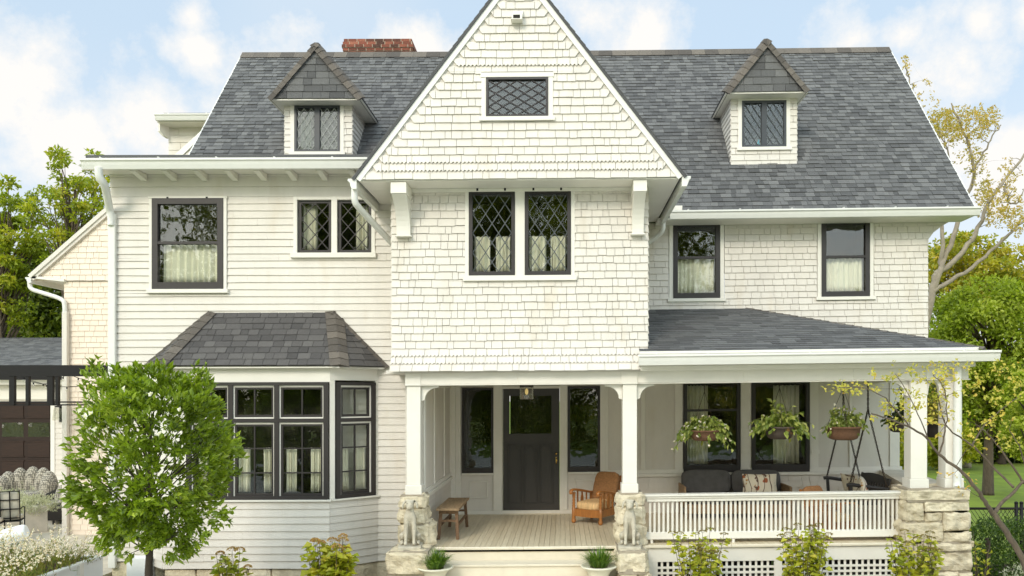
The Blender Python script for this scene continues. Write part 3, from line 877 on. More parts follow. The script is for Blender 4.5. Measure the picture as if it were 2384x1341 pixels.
mb.box(sm[0][0]-.01, sm[0][1]+.01, DL-.028, DL+.05, sz[1]+.002, smh[3]-.004); mb.box(sm[1][0]-.01, sm[1][1]+.01, DL-.028, DL+.05, sz[1]+.002, smh[3]-.004)
mb.box(smh[0]-.04, smh[1]+.02, DL-.075, DL+.05, smh[2], sz[0]-.012)
H(mb, 'window_trim', M['trim'], bevel=.004)
xg = X(229, 12.85)
pipe(smooth([(xg, 12.86, LTOP-.17), (xg, 12.87, LTOP-.33), (xg+.05, 12.95, LTOP-.42), (LX0+.03, 13.30, LTOP-.72), (LX0+.05, 13.33, LTOP-.85), (LX0+.05, 13.33, LTOP-1.0)], 2), .062)
mb = MB(); mb.box(LX0-.005, LX0+.115, DL-.085, DL-.022, BASE-.1, LTOP-.80); H(mb, 'downspout', M['gutter'], bevel=.012)

# ------------------------------------------------------------------ bay window
BX0, BX1 = X(380, DY), X(768, DY)
BW0, BW1 = X(328, DL), X(881, DL)
bz_b, bz_w0, bz_w1, bz_t = BASE, Z(1163, DY, 600), Z(890, DY, 600), Z(853, DY, 600)
bay = None
mb = MB()
mb.box(BX0, BX1, DY-.0, DY+.05, bz_w1+.002, bz_t); bay = H(mb, 'bay_window', M['trim'])
th = math.atan2(DL-DY, BW1-BX1); plen = math.hypot(DL-DY, BW1-BX1)
TR = Matrix.Translation((BX1, DY, 0)) @ Matrix.Rotation(th, 4, 'Z')
TLb = Matrix.Translation((BW0, DL, 0)) @ Matrix.Rotation(-math.atan2(DL-DY, BX0-BW0), 4, 'Z')
pll = math.hypot(DL-DY, BX0-BW0)
mb = MB()
courses(mb, frontmap(DY), BX0, BX1, bz_b, bz_w0-.03, .1145, .5, 2.4, t=.021, gap=.002, wob=.008, tones=(.35,.65))
for T_, ln in ((TR, plen), (TLb, pll)):
    courses(mb, (lambda T: (lambda u, v, w: T @ Vector((u, -w, v))))(T_), 0.0, ln, bz_b, bz_w0-.03, .1145, .5, 2.4, t=.017, gap=.002, tones=(.35,.65))
H(mb, 'bay_wall', M['siding'], bay)
mb = MB()
fw0, fw1 = X(435, DY), X(768, DY)-.02
mb.box(BX0, fw0-.002, DY-.012, DY+.05, bz_w0, bz_w1)
mb.box(BX0-.01, BX1+.03, DY-.05, DY+.05, bz_w0-.03, bz_w0-.002)
mb.box(BX0-.02, BX1+.02, DY-.03, DY+.04, bz_t-.02, bz_t+.03)
mb2 = MB(TR)
mb2.box(0.0, plen, 0, .05, bz_w1+.03, bz_t); mb2.box(0.0, .085, -.006, .05, bz_w0, bz_w1+.028); mb2.box(plen-.06, plen, -.006, .05, bz_w0, bz_w1+.028)
mb2.box(0.02, plen, -.05, .05, bz_w0-.03, bz_w0-.002); mb2.box(0, plen, -.03, .04, bz_t-.02, bz_t+.03)
H(mb, 'bay_trim', M['trim'], bay); H(mb2, 'bay_trim', M['trim'], bay)
mb = MB(TLb); mb.box(0, pll, 0, .05, bz_w0-.03, bz_t); H(mb, 'bay_trim', M['trim'], bay)
tz = Z(979, DY, 600)
def bay_sash(T, x0, x1, nm, wins):
    """dark outer frame and its sashes with glazing bars; white inner stops"""
    mb = MB(T)
    mb.box(x0, x1, -.035, .04, bz_w1-.05, bz_w1); mb.box(x0, x1, -.035, .04, bz_w0, bz_w0+.055)
    edges = [x0] + wins + [x1]
    for i, e in enumerate(edges):
        a = e if i == 0 else (e-.075 if i == len(edges)-1 else e-.0375)
        mb.box(a, a+.075, -.033, .04, bz_w0+.055, bz_w1-.05)
    cells = []
    for i in range(len(edges)-1):
        a = edges[i] + (.075 if i == 0 else .0375); b = edges[i+1] - (.075 if i == len(edges)-2 else .0375)
        mb.box(a, b, -.031, .04, tz-.03, tz+.03)
        cells += [(a, b, bz_w0+.055, tz-.03, 0), (a, b, tz+.03, bz_w1-.05, 1)]
    H(mb, 'bay_frame', M['dark'], bay)
    mb = MB(T); st = MB(T); gl_ = MB(T); rm = MB(T)
    for a, b, c, d, up in cells:
        st.box(a, a+.02, .0, .045, c, d); st.box(b-.02, b, .0, .045, c, d); st.box(a+.02, b-.02, .0, .045, d-.03, d)
        if up: st.box(a+.02, b-.02, .0, .045, c, c+.02)
        a += .02; b -= .02; d -= .03; c += .02 if up else 0
        f = .034
        mb.box(a, a+f, .012, .055, c, d); mb.box(b-f, b, .012, .055, c, d); mb.box(a+f, b-f, .014, .053, c, c+f*1.2); mb.box(a+f, b-f, .014, .053, d-f, d)
        mid = (a+b)/2
        mb.box(mid-.011, mid+.011, .02, .05, c+f*1.2, d-f)
        if not up:
            for q in (.32, .66): mb.box(a+f, b-f, .022, .048, c+(d-c)*q-.011, c+(d-c)*q+.011)
        gl_.box(a+f, b-f, .034, .037, c+f*1.2, d-f)
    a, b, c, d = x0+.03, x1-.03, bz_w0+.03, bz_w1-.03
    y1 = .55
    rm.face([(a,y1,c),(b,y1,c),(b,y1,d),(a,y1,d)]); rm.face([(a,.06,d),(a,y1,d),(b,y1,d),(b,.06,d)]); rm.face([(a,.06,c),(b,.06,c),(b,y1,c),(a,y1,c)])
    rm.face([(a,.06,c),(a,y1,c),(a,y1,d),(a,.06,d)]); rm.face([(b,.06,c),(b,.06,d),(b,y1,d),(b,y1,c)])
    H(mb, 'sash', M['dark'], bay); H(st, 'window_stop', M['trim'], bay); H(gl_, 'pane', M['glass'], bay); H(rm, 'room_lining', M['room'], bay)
    return cells
cells = bay_sash(TY(DY), fw0, fw1, 'front', [X(538, DY), X(645, DY)])
ctop = Z(1044, DY, 600); cbot = Z(1147, DY, 600)
names = ['left', 'middle', 'right']
for i, (a, b, c, d, up) in enumerate([k for k in cells if not k[4]]):
    wd = (b-a)
    curtain(TY(DY), a+.06, a+.06+wd*.27, cbot, ctop, 'short cream curtain on the left of the %s pane in the bay front' % names[i], folds=4, y=.10)
    curtain(TY(DY), b-.06-wd*.24, b-.05, cbot, ctop, 'short cream curtain on the right of the %s pane in the bay front' % names[i], folds=4, y=.10)
cells = bay_sash(TR, .10, plen-.065, 'side', [])
for i, (a, b, c, d, up) in enumerate([k for k in cells if not k[4]]):
    wd = (b-a)
    curtain(TR, a+.06, a+.06+wd*.25, cbot, ctop, 'narrow cream cafe curtain on the left in the slanted side of the bay window', folds=3, y=.10)
    curtain(TR, b-.07-wd*.34, b-.06, cbot, ctop, 'narrow cream cafe curtain on the right in the slanted side of the bay window', folds=4, y=.10)
# bay roof
ez = Z(851, DY-.12, 600); tz2 = Z(727, DL, 600)
e0, e1 = X(366, DY-.13), X(792, DY-.13); t0, t1 = X(486, DL), X(779, DL); w0, w1 = X(334, DL), X(903, DL)
ye = DY-.14
mb = MB()
V_ = Vector((0, DL-ye, tz2-ez)); vl = V_.length
m_ = planemap((0, ye, ez), (1,0,0), V_)
pa = line_plane((e0, 0), (t0, vl), (-5, .3)); pb = line_plane((e1, 0), (t1, vl), (-5, .3))
courses(mb, m_, e0-.1, e1+.1, 0, vl, .128, .11, .27, planes=[pa, pb], t=.012, trand=.4, tones=(0,1), jit=.002)
A, B, Ct = Vector((e1, ye, ez)), Vector((w1, DL, ez)), Vector((t1, DL, tz2))
U = (B-A).normalized(); Nn = U.cross(Ct-A).normalized(); Vv = Nn.cross(U)
mr_ = planemap(A, U, Vv); ca = ((Ct-A).dot(U), (Ct-A).dot(Vv)); ub = (B-A).length
courses(mb, mr_, -.05, ub+.05, 0, ca[1], .128, .12, .36, planes=[line_plane((0,0), ca, (ub*.5, .05)), line_plane((ub,0), ca, (ub*.5, .05))], t=.012, trand=.4, tones=(0,1))
A2, B2, C2 = Vector((w0, DL, ez)), Vector((e0, ye, ez)), Vector((t0, DL, tz2))
U2 = (B2-A2).normalized(); N2 = U2.cross(C2-A2).normalized(); V2 = N2.cross(U2)
cb = ((C2-A2).dot(U2), (C2-A2).dot(V2)); ub2 = (B2-A2).length
courses(mb, planemap(A2, U2, V2), -.05, ub2+.05, 0, cb[1], .128, .11, .27, planes=[line_plane((0,0), cb, (ub2*.5, .05)), line_plane((ub2,0), cb, (ub2*.5, .05))], t=.012, trand=.4, tones=(0,1))
mb.face([(w0, DL, ez-.01), (e0, ye, ez-.01), (e1, ye, ez-.01), (w1, DL, ez-.01)], .2)
H(mb, 'bay_roof', M['bayroof'], bay)
def caps(mb, p, q, n_, w=.12, step=.16, tl=(.1, .9)):
    """ridge caps marching up the edge p-q; n_ is the outward normal"""
    p, q, n_ = Vector(p), Vector(q), Vector(n_).normalized(); d = q-p; L_ = d.length; d.normalize(); s = d.cross(n_).normalized()
    k = int(L_/step)
    for i in range(k+1):
        a = p + d*(i*step); b = p + d*min((i+1)*step+.03, L_+.02); t = R.uniform(*tl)
        lift = .022; l2 = .008
        mb.face([a - s*w - n_*.02, a + n_*lift, b + n_*l2, b - s*w - n_*.03], t)
        mb.face([a + n_*lift, a + s*w - n_*.02, b + s*w - n_*.03, b + n_*l2], t)
        mb.face([a - s*w - n_*.035, a + s*w - n_*.035, a + s*w - n_*.02, a + n_*lift, a - s*w - n_*.02], t*.5)
def hip(*a, **k):
    mb = MB(); caps(mb, *a, **k); H(mb, 'hip_cap', M['roofwarm'], bay)
caps_ = lambda mb, *a, **k: hip(*a, **k)
caps_(mb, (e1, ye, ez), (t1, DL, tz2), (.35, -.7, .6), w=.15, step=.15); caps_(mb, (e0, ye, ez), (t0, DL, tz2), (-.35, -.7, .6), w=.15, step=.15)
caps_(mb, (w1+.01, DL-.03, ez), (t1, DL-.03, tz2), (.7, -.5, .5), w=.07); caps_(mb, (w0-.01, DL-.03, ez), (t0, DL-.03, tz2), (-.7, -.5, .5), w=.07)
mb = MB()
mb.box(e0+.02, e1-.02, ye+.02, ye+.12, ez-.04, ez-.012)
mb2 = MB(TR); mb2.box(0, plen+.05, -.12, -.03, ez-.04, ez-.012)
H(mb, 'bay_cornice', M['trim'], bay); H(mb2, 'bay_cornice', M['trim'], bay)

# foundations
mb = MB(); x = LX0
while x < LX1 - .1:
    w_ = R.uniform(.35, .7); x2 = min(x+w_, LX1)
    mb.rock(x+.008, x2-.008, DL+.01, DL+.3, 0, BASE-.01, .012, .02, 5, R.random(), x); x = x2
x = BX0
while x < BX1 - .1:
    w_ = R.uniform(.35, .6); x2 = min(x+w_, BX1)
    mb.rock(x+.008, x2-.008, DY+.01, DY+.3, -.05, BASE-.01, .012, .02, 5, R.random(), x); x = x2
for T_, ln in ((TR, plen),):
    m3 = MB(T_); m3.rock(.01, ln-.01, .012, .3, -.05, BASE-.01, .012, .02, 6, .5, 3.); mb.v, off = mb.v, len(mb.v)
    mb.v += m3.v; mb.f += [[i+off for i in f] for f in m3.f]; mb.t += m3.t; mb.m += m3.m; mb.s += m3.s
H(mb, 'foundation', M['stone'])

# ------------------------------------------------------------------ dormers
def dormer(fx0, fx1, ex0, ex1, ez_, az, wpx, wpy, bz, lead, cur=None):
    yf = 15.42; ye = 15.12
    mb = MB()
    wx0, wx1 = X(wpx[0], yf), X(wpx[1], yf); wz0_, wz1_ = Z(wpy[1], yf, sum(wpx)/2), Z(wpy[0], yf, sum(wpx)/2)
    hole = (wx0-.075, wx1+.075, wz0_-.06, ez_-.02)
    courses(mb, frontmap(yf), fx0, fx1, bz, ez_, .12, .14, .3, holes=[hole], t=.018)
    for sx, xx in ((1, fx1), (-1, fx0)):
        if sx > 0: m_ = planemap((xx, yf+.003, 0), (0,1,0), (0,0,1))
        else: m_ = planemap((xx, yf+1.35, 0), (0,-1,0), (0,0,1))
        courses(mb, m_, 0, 1.347, bz-.1, ez_, .10, .12, .26, t=.018)
    d = H(mb, 'dormer', M['siding'])
    mb = MB()
    mb.box(ex0+.01, ex1-.01, ye+.01, 17.0, ez_-.03, ez_-.004)
    mb.box(wx0-.075, wx0-.002, yf-.022, yf+.05, wz0_, ez_-.032); mb.box(wx1+.002, wx1+.075, yf-.022, yf+.05, wz0_, ez_-.032)
    mb.box(wx0-.002, wx1+.002, yf-.020, yf+.05, wz1_+.002, ez_-.034)
    mb.box(wx0-.10, wx1+.10, yf-.05, yf+.05, wz0_-.06, wz0_-.002)
    H(mb, 'dormer_trim', M['trim'], d)
    cx = (ex0+ex1)/2; mid = (wx0+wx1)/2
    mb = MB()                                          # clad gablet front and roof
    mf = frontmap(ye)
    courses(mb, mf, ex0, ex1, ez_, az, .135, .16, .36, planes=[line_plane((ex0, ez_), (cx, az), (cx, ez_+.1)), line_plane((ex1, ez_), (cx, az), (cx, ez_+.1))], t=.014, trand=.3, tones=(0,1))
    for sx in (1, -1):
        b0 = Vector((cx + sx*(ex1-ex0)/2, ye, ez_)); up = Vector((-sx*(ex1-ex0)/2, 0, az-ez_))
        if sx > 0: m_ = planemap(b0, (0,1,0), up)
        else: m_ = planemap(b0 + Vector((0,2.8,0)), (0,-1,0), up)
        courses(mb, m_, 0, 2.8, 0, up.length, .13, .12, .34, t=.012, tones=(0,1))
        mb.prism([b0, b0 + Vector((-sx*.05, 0, -.028)), b0 + Vector((-sx*.05, 1.9, -.028)), b0 + Vector((0, 1.9, 0))], (0, 0, -.006), .1)
    H(mb, 'dormer_roof', M['roof'], d)
    mb = MB()
    for sx, ex in ((1, ex1), (-1, ex0)):
        caps(mb, (ex, ye-.01, ez_), (cx, ye-.01, az+.01), (sx*.50, -.80, .40), w=.105, step=.145)
    H(mb, 'edge_cap', M['roofwarm'], d)
    mb = MB()
    f = .045
    mb.box(wx0, wx0+f, yf-.03, yf+.03, wz0_, wz1_); mb.box(wx1-f, wx1, yf-.03, yf+.03, wz0_, wz1_); mb.box(mid-.05, mid+.05, yf-.032, yf+.03, wz0_+f, wz1_-f)
    mb.box(wx0+f, wx1-f, yf-.028, yf+.03, wz0_, wz0_+f); mb.box(wx0+f, wx1-f, yf-.028, yf+.03, wz1_-f, wz1_)
    H(mb, 'casement_frame', M['slate'], d)
    mb = MB(); lt = MB()
    for a, b in ((wx0+f, mid-.05), (mid+.05, wx1-f)):
        mb.box(a, b, yf+.012, yf+.016, wz0_+f, wz1_-f)
        nx, ny = 2.5, 4; w, h = (b-a)/nx, (wz1_-wz0_-2*f)/ny; g0 = wz0_+f; g1 = wz1_-f
        for sgn in (1, -1):
            for k in range(-6, 9):
                ta = (-k*w)*sgn*h/w + g0; tb = (b-a-k*w)*sgn*h/w + g0
                lo, hi = max(g0, min(ta, tb)), min(g1, max(ta, tb))
                if hi-lo < .02: continue
                ua = lambda z: a + k*w + sgn*(z-g0)*w/h
                lt.beam((ua(lo), yf+.002+.002*sgn, lo), (ua(hi), yf+.002+.002*sgn, hi), .012, .009, up=(0,1,0))
    H(mb, 'pane', M['oldglass'], d); H(lt, 'lattice', M[lead], d)
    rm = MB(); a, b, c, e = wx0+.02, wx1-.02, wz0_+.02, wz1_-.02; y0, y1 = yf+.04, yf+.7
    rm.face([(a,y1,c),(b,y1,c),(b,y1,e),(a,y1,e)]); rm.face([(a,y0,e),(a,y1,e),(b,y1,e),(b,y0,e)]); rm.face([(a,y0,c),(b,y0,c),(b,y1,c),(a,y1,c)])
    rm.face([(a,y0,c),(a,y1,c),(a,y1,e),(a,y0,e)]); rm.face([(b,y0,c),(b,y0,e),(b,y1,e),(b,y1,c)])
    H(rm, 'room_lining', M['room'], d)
    return wx0, wx1, wz0_, wz1_, yf
d1 = dormer(X(663, 15.42), X(820, 15.42), X(625, 15.12), X(843, 15.12), Z(229, 15.12, 735), Z(103, 15.12, 735), (686, 792), (247, 354), Z(400, 15.42, 735), 'leadlight')
d2 = dormer(X(1702, 15.42), X(1855, 15.42), X(1688, 15.12), X(1883, 15.12), Z(213, 15.12, 1777), Z(94, 15.12, 1777), (1727, 1830), (235, 343), Z(388, 15.42, 1777), 'lead')
curtain(TY(d1[4]), d1[0]+.07, d1[0]+.28, d1[2]+.06, d1[3]-.06, 'green grey curtain inside the dormer window left of the big gable', folds=3, m='greycurtain', y=.15)
mb = MB(); mb.lathe([(.022,0),(.026,.02),(.026,.09),(.012,.12),(.012,.15)], (X(1766, 15.5), 15.50, d2[2]+.02), 10)
tag(mb.build('bottle', M['bluebottle'], None, warp=True), 'small bright blue bottle behind the glass of the right dormer window', 'bottle')

# ------------------------------------------------------------------ chimney
mb = MB(); dch = 19.0; c0, c1 = X(800, dch), X(958, dch); zc = Z(90, dch, 880)
mb.box(c0+.01, c1-.01, dch+.01, dch+1.0, 8.5, zc-.01, mat=1)
rows = 36; bh = .0735
for i in range(rows):
    zt = zc - i*bh
    ex = {0: .0, 1: .02, 2: .04, 3: .02}.get(i, 0)
    x = c0 - ex - (R.uniform(0, .1) if i % 2 else .1)
    mb.box(c0-ex+.004, c1+ex-.004, dch-ex+.004, dch+1.0+ex-.004, zt-bh, zt, mat=1)
    while x < c1 + ex:
        a, b = max(x, c0-ex), min(x+.20, c1+ex)
        if b - a > .03: mb.box(a+.006, b-.006, dch-ex-.004, dch+.12, zt-bh+.008, zt-.004, min(1, max(0, R.gauss(.55, .25) - (.25 if i < 4 else 0))))
        x += .208
    y = dch - ex
    while y < dch + 1.0:
        mb.box(c1+ex-.1, c1+ex+.004, y+.006, min(y+.2, dch+1.0)-.006, zt-bh+.008, zt-.004, min(1, max(0, R.gauss(.45, .25)))); y += .208
H(mb, 'chimney', [M['brick'], M['bmortar']])
for px in (835, 917):
    mb = MB(); mb.lathe([(.11,0),(.11,.06),(.09,.06),(.09,0)], (X(px, dch+.3), dch+.35, zc), 16)
    H(mb, 'chimney_flue', M['clay'])

# ------------------------------------------------------------------ rear wings on the left
mb = MB(); dr = 17.6; x0 = X(393, dr); zt = Z(297, dr, 430)
courses(mb, frontmap(dr), x0, -7.0, 6.6, zt, .16, .3, .9, t=.016)
courses(mb, planemap((x0, 21, 0), (0,-1,0), (0,0,1)), 0, 21-dr-.01, 4, zt, .16, .3, .9, t=.016)
H(mb, 'rear_wall', M['siding'])
mb = MB(); mb.box(X(357, 17.1), -7.0, 17.25, 21.3, zt+.0, zt+.05); H(mb, 'soffit', M['trim'])
mb = MB(); mb.box(X(372, 17.1), -7.0, 17.26, 21.3, zt+.16, zt+.20, .3); H(mb, 'low_roof', M['roof'])
gutter_x(X(357, 17.1), -7.05, 17.24, zt+.15, h=.13, d=.11, straps=2)
mb = MB(); mb.prism([(x0-.12, 17.35, zt), (x0-.12, 17.35, zt-.16), (x0-.05, 17.4, zt-.24), (x0-.02, 17.55, zt-.26), (x0-.02, 17.55, zt)], (.05, 0, 0)); H(mb, 'bracket', M['trim'])
mb = MB(); dq = 16.9
q = lambda px, py: (X(px, dq), dq, Z(py, dq, px))
mb.prism([q(404, 362), q(424, 362), q(492, 296), q(484, 290)], (0, .08, 0)); H(mb, 'rake_board', M['gutter'])
mb = MB(); courses(mb, frontmap(dq+.04), X(405, dq), X(500, dq), Z(362, dq, 450), Z(290, dq, 450), .14, .2, .4, planes=[line_plane(q(410, 362)[::2], q(484, 290)[::2], q(500, 350)[::2])])
H(mb, 'rear_wall', M['siding'])
# shingled ell with catslide roof
de = 17.2
qe = lambda px, py: (X(px, de), Z(py, de, px))
exl = X(150, de)
ra, rb = qe(258, 486), qe(76, 645)
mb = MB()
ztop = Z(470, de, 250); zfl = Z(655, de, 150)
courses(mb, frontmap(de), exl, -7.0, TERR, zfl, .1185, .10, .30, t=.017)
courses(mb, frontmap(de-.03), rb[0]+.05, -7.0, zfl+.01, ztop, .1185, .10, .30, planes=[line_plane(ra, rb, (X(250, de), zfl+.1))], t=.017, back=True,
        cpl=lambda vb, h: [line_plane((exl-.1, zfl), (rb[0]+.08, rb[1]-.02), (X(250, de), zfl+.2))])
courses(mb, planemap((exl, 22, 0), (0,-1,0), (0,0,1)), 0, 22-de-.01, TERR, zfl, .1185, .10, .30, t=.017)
H(mb, 'ell_wall', M['warmlight_siding'])
mb = MB()
n_ = Vector((-(ra[1]-rb[1]), 0, ra[0]-rb[0])).normalized()
if n_.z < 0: n_ = -n_
A_ = Vector((rb[0], de-.10, rb[1])); B_ = Vector((ra[0]+.3, de-.10, ra[1]+.3*(ra[1]-rb[1])/(ra[0]-rb[0])))
mb.prism([A_ - n_*.11, A_ + n_*.01, B_ + n_*.01, B_ - n_*.11], (0, .06, 0)); mb.prism([A_ - n_*.05, A_ + n_*.03, B_ + n_*.03, B_ - n_*.05], (0, -.03, 0))
H(mb, 'rake_board', M['siding'])
mb = MB(); mb.prism([A_ + n_*.012 + Vector((0,.02,0)), A_ + n_*.05, B_ + n_*.05, B_ + n_*.012 + Vector((0,.02,0))], (0, 5, 0), .4); H(mb, 'ell_roof', M['roof'])
mb = MB(); zg = Z(655, de, 80); mb.prism([(rb[0]-.02, de-.1, zg+.06), (exl+.05, de-.1, zfl-.02), (exl+.05, de-.1, zfl+.04), (rb[0]+.05, de-.1, zg+.10)], (0, 4.8, 0)); H(mb, 'soffit', M['trim'])
gutter_y(rb[0]+.04, -1, de-.12, 22, rb[1]-.02, h=.12, d=.12)
pipe(smooth([(rb[0]-.03, de-.05, rb[1]-.12), (rb[0]-.02, de-.05, rb[1]-.26), (rb[0]+.2, de-.06, rb[1]-.33), (exl+.02, de-.08, rb[1]-.48), (exl+.06, de-.08, rb[1]-.62), (exl+.06, de-.08, rb[1]-.8)], 2), .045)
mb = MB(); mb.box(exl+.015, exl+.125, de-.12, de-.022, TERR, rb[1]-.75); H(mb, 'downspout', M['siding'], bevel=.012)

# ------------------------------------------------------------------ porch
PX1 = 6.35
mb = MB(); x = -2.2; k = 0
while x < PX1 - .02:
    x2 = min(x + .083, PX1)
    mb.box(x+.0022, x2-.0022, 12.42, DB-.01, FLOOR-.03, FLOOR + R.uniform(-.001, .001), R.uniform(.1, .9)); x = x2
for q0, q1 in ((-2.2, -.6), (-.6, 1.0), (1.0, 2.6), (2.6, 4.3), (4.3, PX1)): mb.box(q0, q1, 12.44, DB, FLOOR-.09, FLOOR-.04, .2)
H(mb, 'porch_floor', M['deck'])
mb = MB()
for q0, q1 in ((-2.2, -.6), (-.6, 1.0), (1.0, 2.6), (2.6, 4.3), (4.3, PX1-.1)): mb.box(q0, q1, 12.39, 12.419, FLOOR-.045, FLOOR+.002, .6)
H(mb, 'floor_nosing', M['step'], bevel=.012)
sx0, sx1 = X(1003, 12.2), X(1438, 12.2)
mb = MB()
mb.box(sx0, sx1, 12.44, 12.46, 0, FLOOR-.09); mb.box(sx0, sx1, 12.44, 12.46, FLOOR-.088, FLOOR-.046)
for k, (yn, zz) in enumerate(((12.10, .62), (11.76, .42), (11.42, .21))):
    mb.box(sx0-.02, sx1+.02, yn, yn+.345, zz-.035, zz, .3)
    mb.box(sx0, sx1, yn+.025, yn+.045, zz-.21, zz-.037, .8)
H(mb, 'porch_step', M['step'], bevel=.006)
# back wall
bw0, bw1 = X(1050, DB), X(2095, DB); ceil = 3.62
rail_z = Z(1104, DB, 1700)
dr0, dr1, drz0, drz1 = X(1171, DB), X(1303, DB), Z(1194, DB, 1237), Z(905, DB, 1237)
sl = [(X(1076, DB), X(1149, DB), Z(1101, DB, 1110), Z(903, DB, 1110)), (X(1322, DB), X(1397, DB), Z(1098, DB, 1360), Z(899, DB, 1360))]
pw = [(X(1591, DB), X(1723, DB), Z(1099, DB, 1650), Z(885, DB, 1650)), (X(1750, DB), X(1884, DB), Z(1098, DB, 1820), Z(885, DB, 1820))]
ex1 = X(1412, DB)
mb = MB()
courses(mb, frontmap(DB), ex1, bw1, FLOOR-.02, rail_z-.03, .1155, .12, .4, t=.016, back=True)
ops = [(a, b, c, d) for a, b, c, d in sl + pw] + [(dr0, dr1, drz0, drz1)]
xs = sorted({bw0, bw1, ex1} | {v for o in ops for v in o[:2]})
for a, b in zip(xs[:-1], xs[1:]):
    lo = FLOOR if b <= ex1 + 1e-4 else rail_z-.03
    o = [k for k in ops if k[0] < b-1e-4 and k[1] > a+1e-4]
    if o:
        if o[0][2] > lo: mb.box(a, b, DB+.01, DB+.04, lo, o[0][2], .7)
        if o[0][3] < ceil: mb.box(a, b, DB+.01, DB+.04, o[0][3], ceil, .7)
    else: mb.box(a, b, DB+.01, DB+.04, lo, ceil, .7)
H(mb, 'porch_wall', M['siding'])
mb = MB()
mb.box(ex1-.05, bw1+.06, DB-.05, DB+.005, rail_z-.03, rail_z+.03); mb.box(ex1-.04, bw1+.04, DB-.02, DB+.008, rail_z+.032, rail_z+.11)
for px, wpx in ((1412, 8), (1497, 10), (1580, 18), (1736, 24), (1895, 20), (1980, 6), (2082, 22)):
    mb.box(X(px-wpx/2, DB), X(px+wpx/2, DB), DB-.016, DB+.009, rail_z+.112, ceil)
for px, wpx in ((1062, 22), (1159, 20), (1312, 18), (1403, 14)):
    mb.box(X(px-wpx/2, DB), X(px+wpx/2, DB), DB-.03, DB+.009, FLOOR+.075, ceil)
mb.box(bw0, ex1, DB-.036, DB+.008, FLOOR, FLOOR+.073)
mb.box(dr0-.03, dr1+.03, DB-.028, DB+.008, drz1+.004, drz1+.05)
for a, b, c, d in sl:
    mb.box(a, b, DB-.045, DB+.008, c-.04, c-.003)
    p0, p1, p2, p3 = a+.14, b-.11, FLOOR+.32, c-.16
    for q in ((p0, p1, p2, p2+.022), (p0, p1, p3-.022, p3), (p0, p0+.022, p2+.023, p3-.023), (p1-.022, p1, p2+.023, p3-.023)):
        mb.box(q[0], q[1], DB-.008, DB+.009, q[2], q[3])
for px in (1580, 1736, 1898): mb.box(X(px-9, DB), X(px+9, DB), DB-.03, DB-.017, Z(1056, DB, px), Z(1047, DB, px))
H(mb, 'porch_trim', M['trim'], bevel=.004)
for a, b, c, d in sl: window(house, TY(DB-.005), a, b, c, d, fw=.045, fwb=.10, casing=None, glass='glass')
for k, (a, b, c, d) in enumerate(pw):
    window(house, TY(DB-.005), a, b, c, d, fw=.07, fwb=.14, casing=None, glass='glass', meet=Z(955, DB, 1650) if k == 0 else None)
    s = (a+.1, a+.48)[k]
    curtain(TY(DB), s, s+(.42, .52)[k], c+.14, d-.1, 'long cream curtain inside the %s porch window behind the hanging baskets' % ('left', 'right')[k], folds=6, y=.2)
# front door
mb = MB()
fdx = DB - .005; dw = dr1-dr0
gz0_, gz1_ = Z(1012, DB, 1237), Z(919, DB, 1237); gx0_, gx1_ = X(1184, DB), X(1286, DB)
mb.box(dr0+.004, gx0_, fdx, fdx+.05, drz0, drz1); mb.box(gx1_, dr1-.004, fdx, fdx+.05, drz0, drz1)
mb.box(gx0_, gx1_, fdx+.001, fdx+.049, gz1_, drz1); mb.box(gx0_, gx1_, fdx+.001, fdx+.049, drz0, gz0_)
door = H(mb, 'front_door', M['door'])
mb = MB(); mb.box(gx0_, gx1_, fdx+.02, fdx+.024, gz0_, gz1_); H(mb, 'door_glass', M['glass'], door)
mb = MB()
for q in ((gx0_, gx0_+.02, gz0_, gz1_), (gx1_-.02, gx1_, gz0_, gz1_), (gx0_+.02, gx1_-.02, gz0_, gz0_+.02), (gx0_+.02, gx1_-.02, gz1_-.02, gz1_)):
    mb.box(q[0], q[1], fdx-.010, fdx+.01, q[2], q[3])
pz0, pz1 = Z(1170, DB, 1237), Z(1034, DB, 1237)
for k in range(3):
    a = X(1185 + k*37, DB); b = X(1212 + k*37, DB); m_ = (a+b)/2
    mb.box(a-.014, a, fdx-.026, fdx, pz0, pz1); mb.box(b, b+.014, fdx-.026, fdx, pz0, pz1)
    mb.box(a, b, fdx-.013, fdx, pz0-.014, pz0); mb.box(a, b, fdx-.013, fdx, pz1-.014, pz1)
    arc = [(a + (m_-a)*t, pz1-.13 + .11*t**1.8) for t in [i/5 for i in range(6)]]
    for s in (1, -1):
        pp = [(u if s > 0 else 2*m_-u, fdx-.008, v) for u, v in arc]
        for p, q in zip(pp[:-1], pp[1:]): mb.beam(p, q, .016, .016, up=(0,1,0))
H(mb, 'door_moulding', M['door'], door)
mb = MB(); kx = X(1295, DB)
mb.blob((kx, fdx-.03, Z(1056, DB, 1295)), .021, .021, .021, 12, 8); mb.box(kx-.010, kx+.010, fdx-.012, fdx, Z(1080, DB, 1295), Z(1064, DB, 1295))
mb.tube([(kx, fdx-.01, Z(1066, DB, 1295)), (kx+.012, fdx-.045, Z(1070, DB, 1295)), (kx, fdx-.02, Z(1080, DB, 1295))], .009, 8)
H(mb, 'door_handle', M['brass'], door)
rm = MB(); rm.box(gx0_, gx1_, DB+.5, DB+.52, gz0_-.1, gz1_); H(rm, 'hall_lining', M['room'], door)
mb = MB(); mb.box(dr0-.01, dr1+.01, DB-.06, DB-.006, drz0-.035, drz0-.004); H(mb, 'door_sill', M['step'])
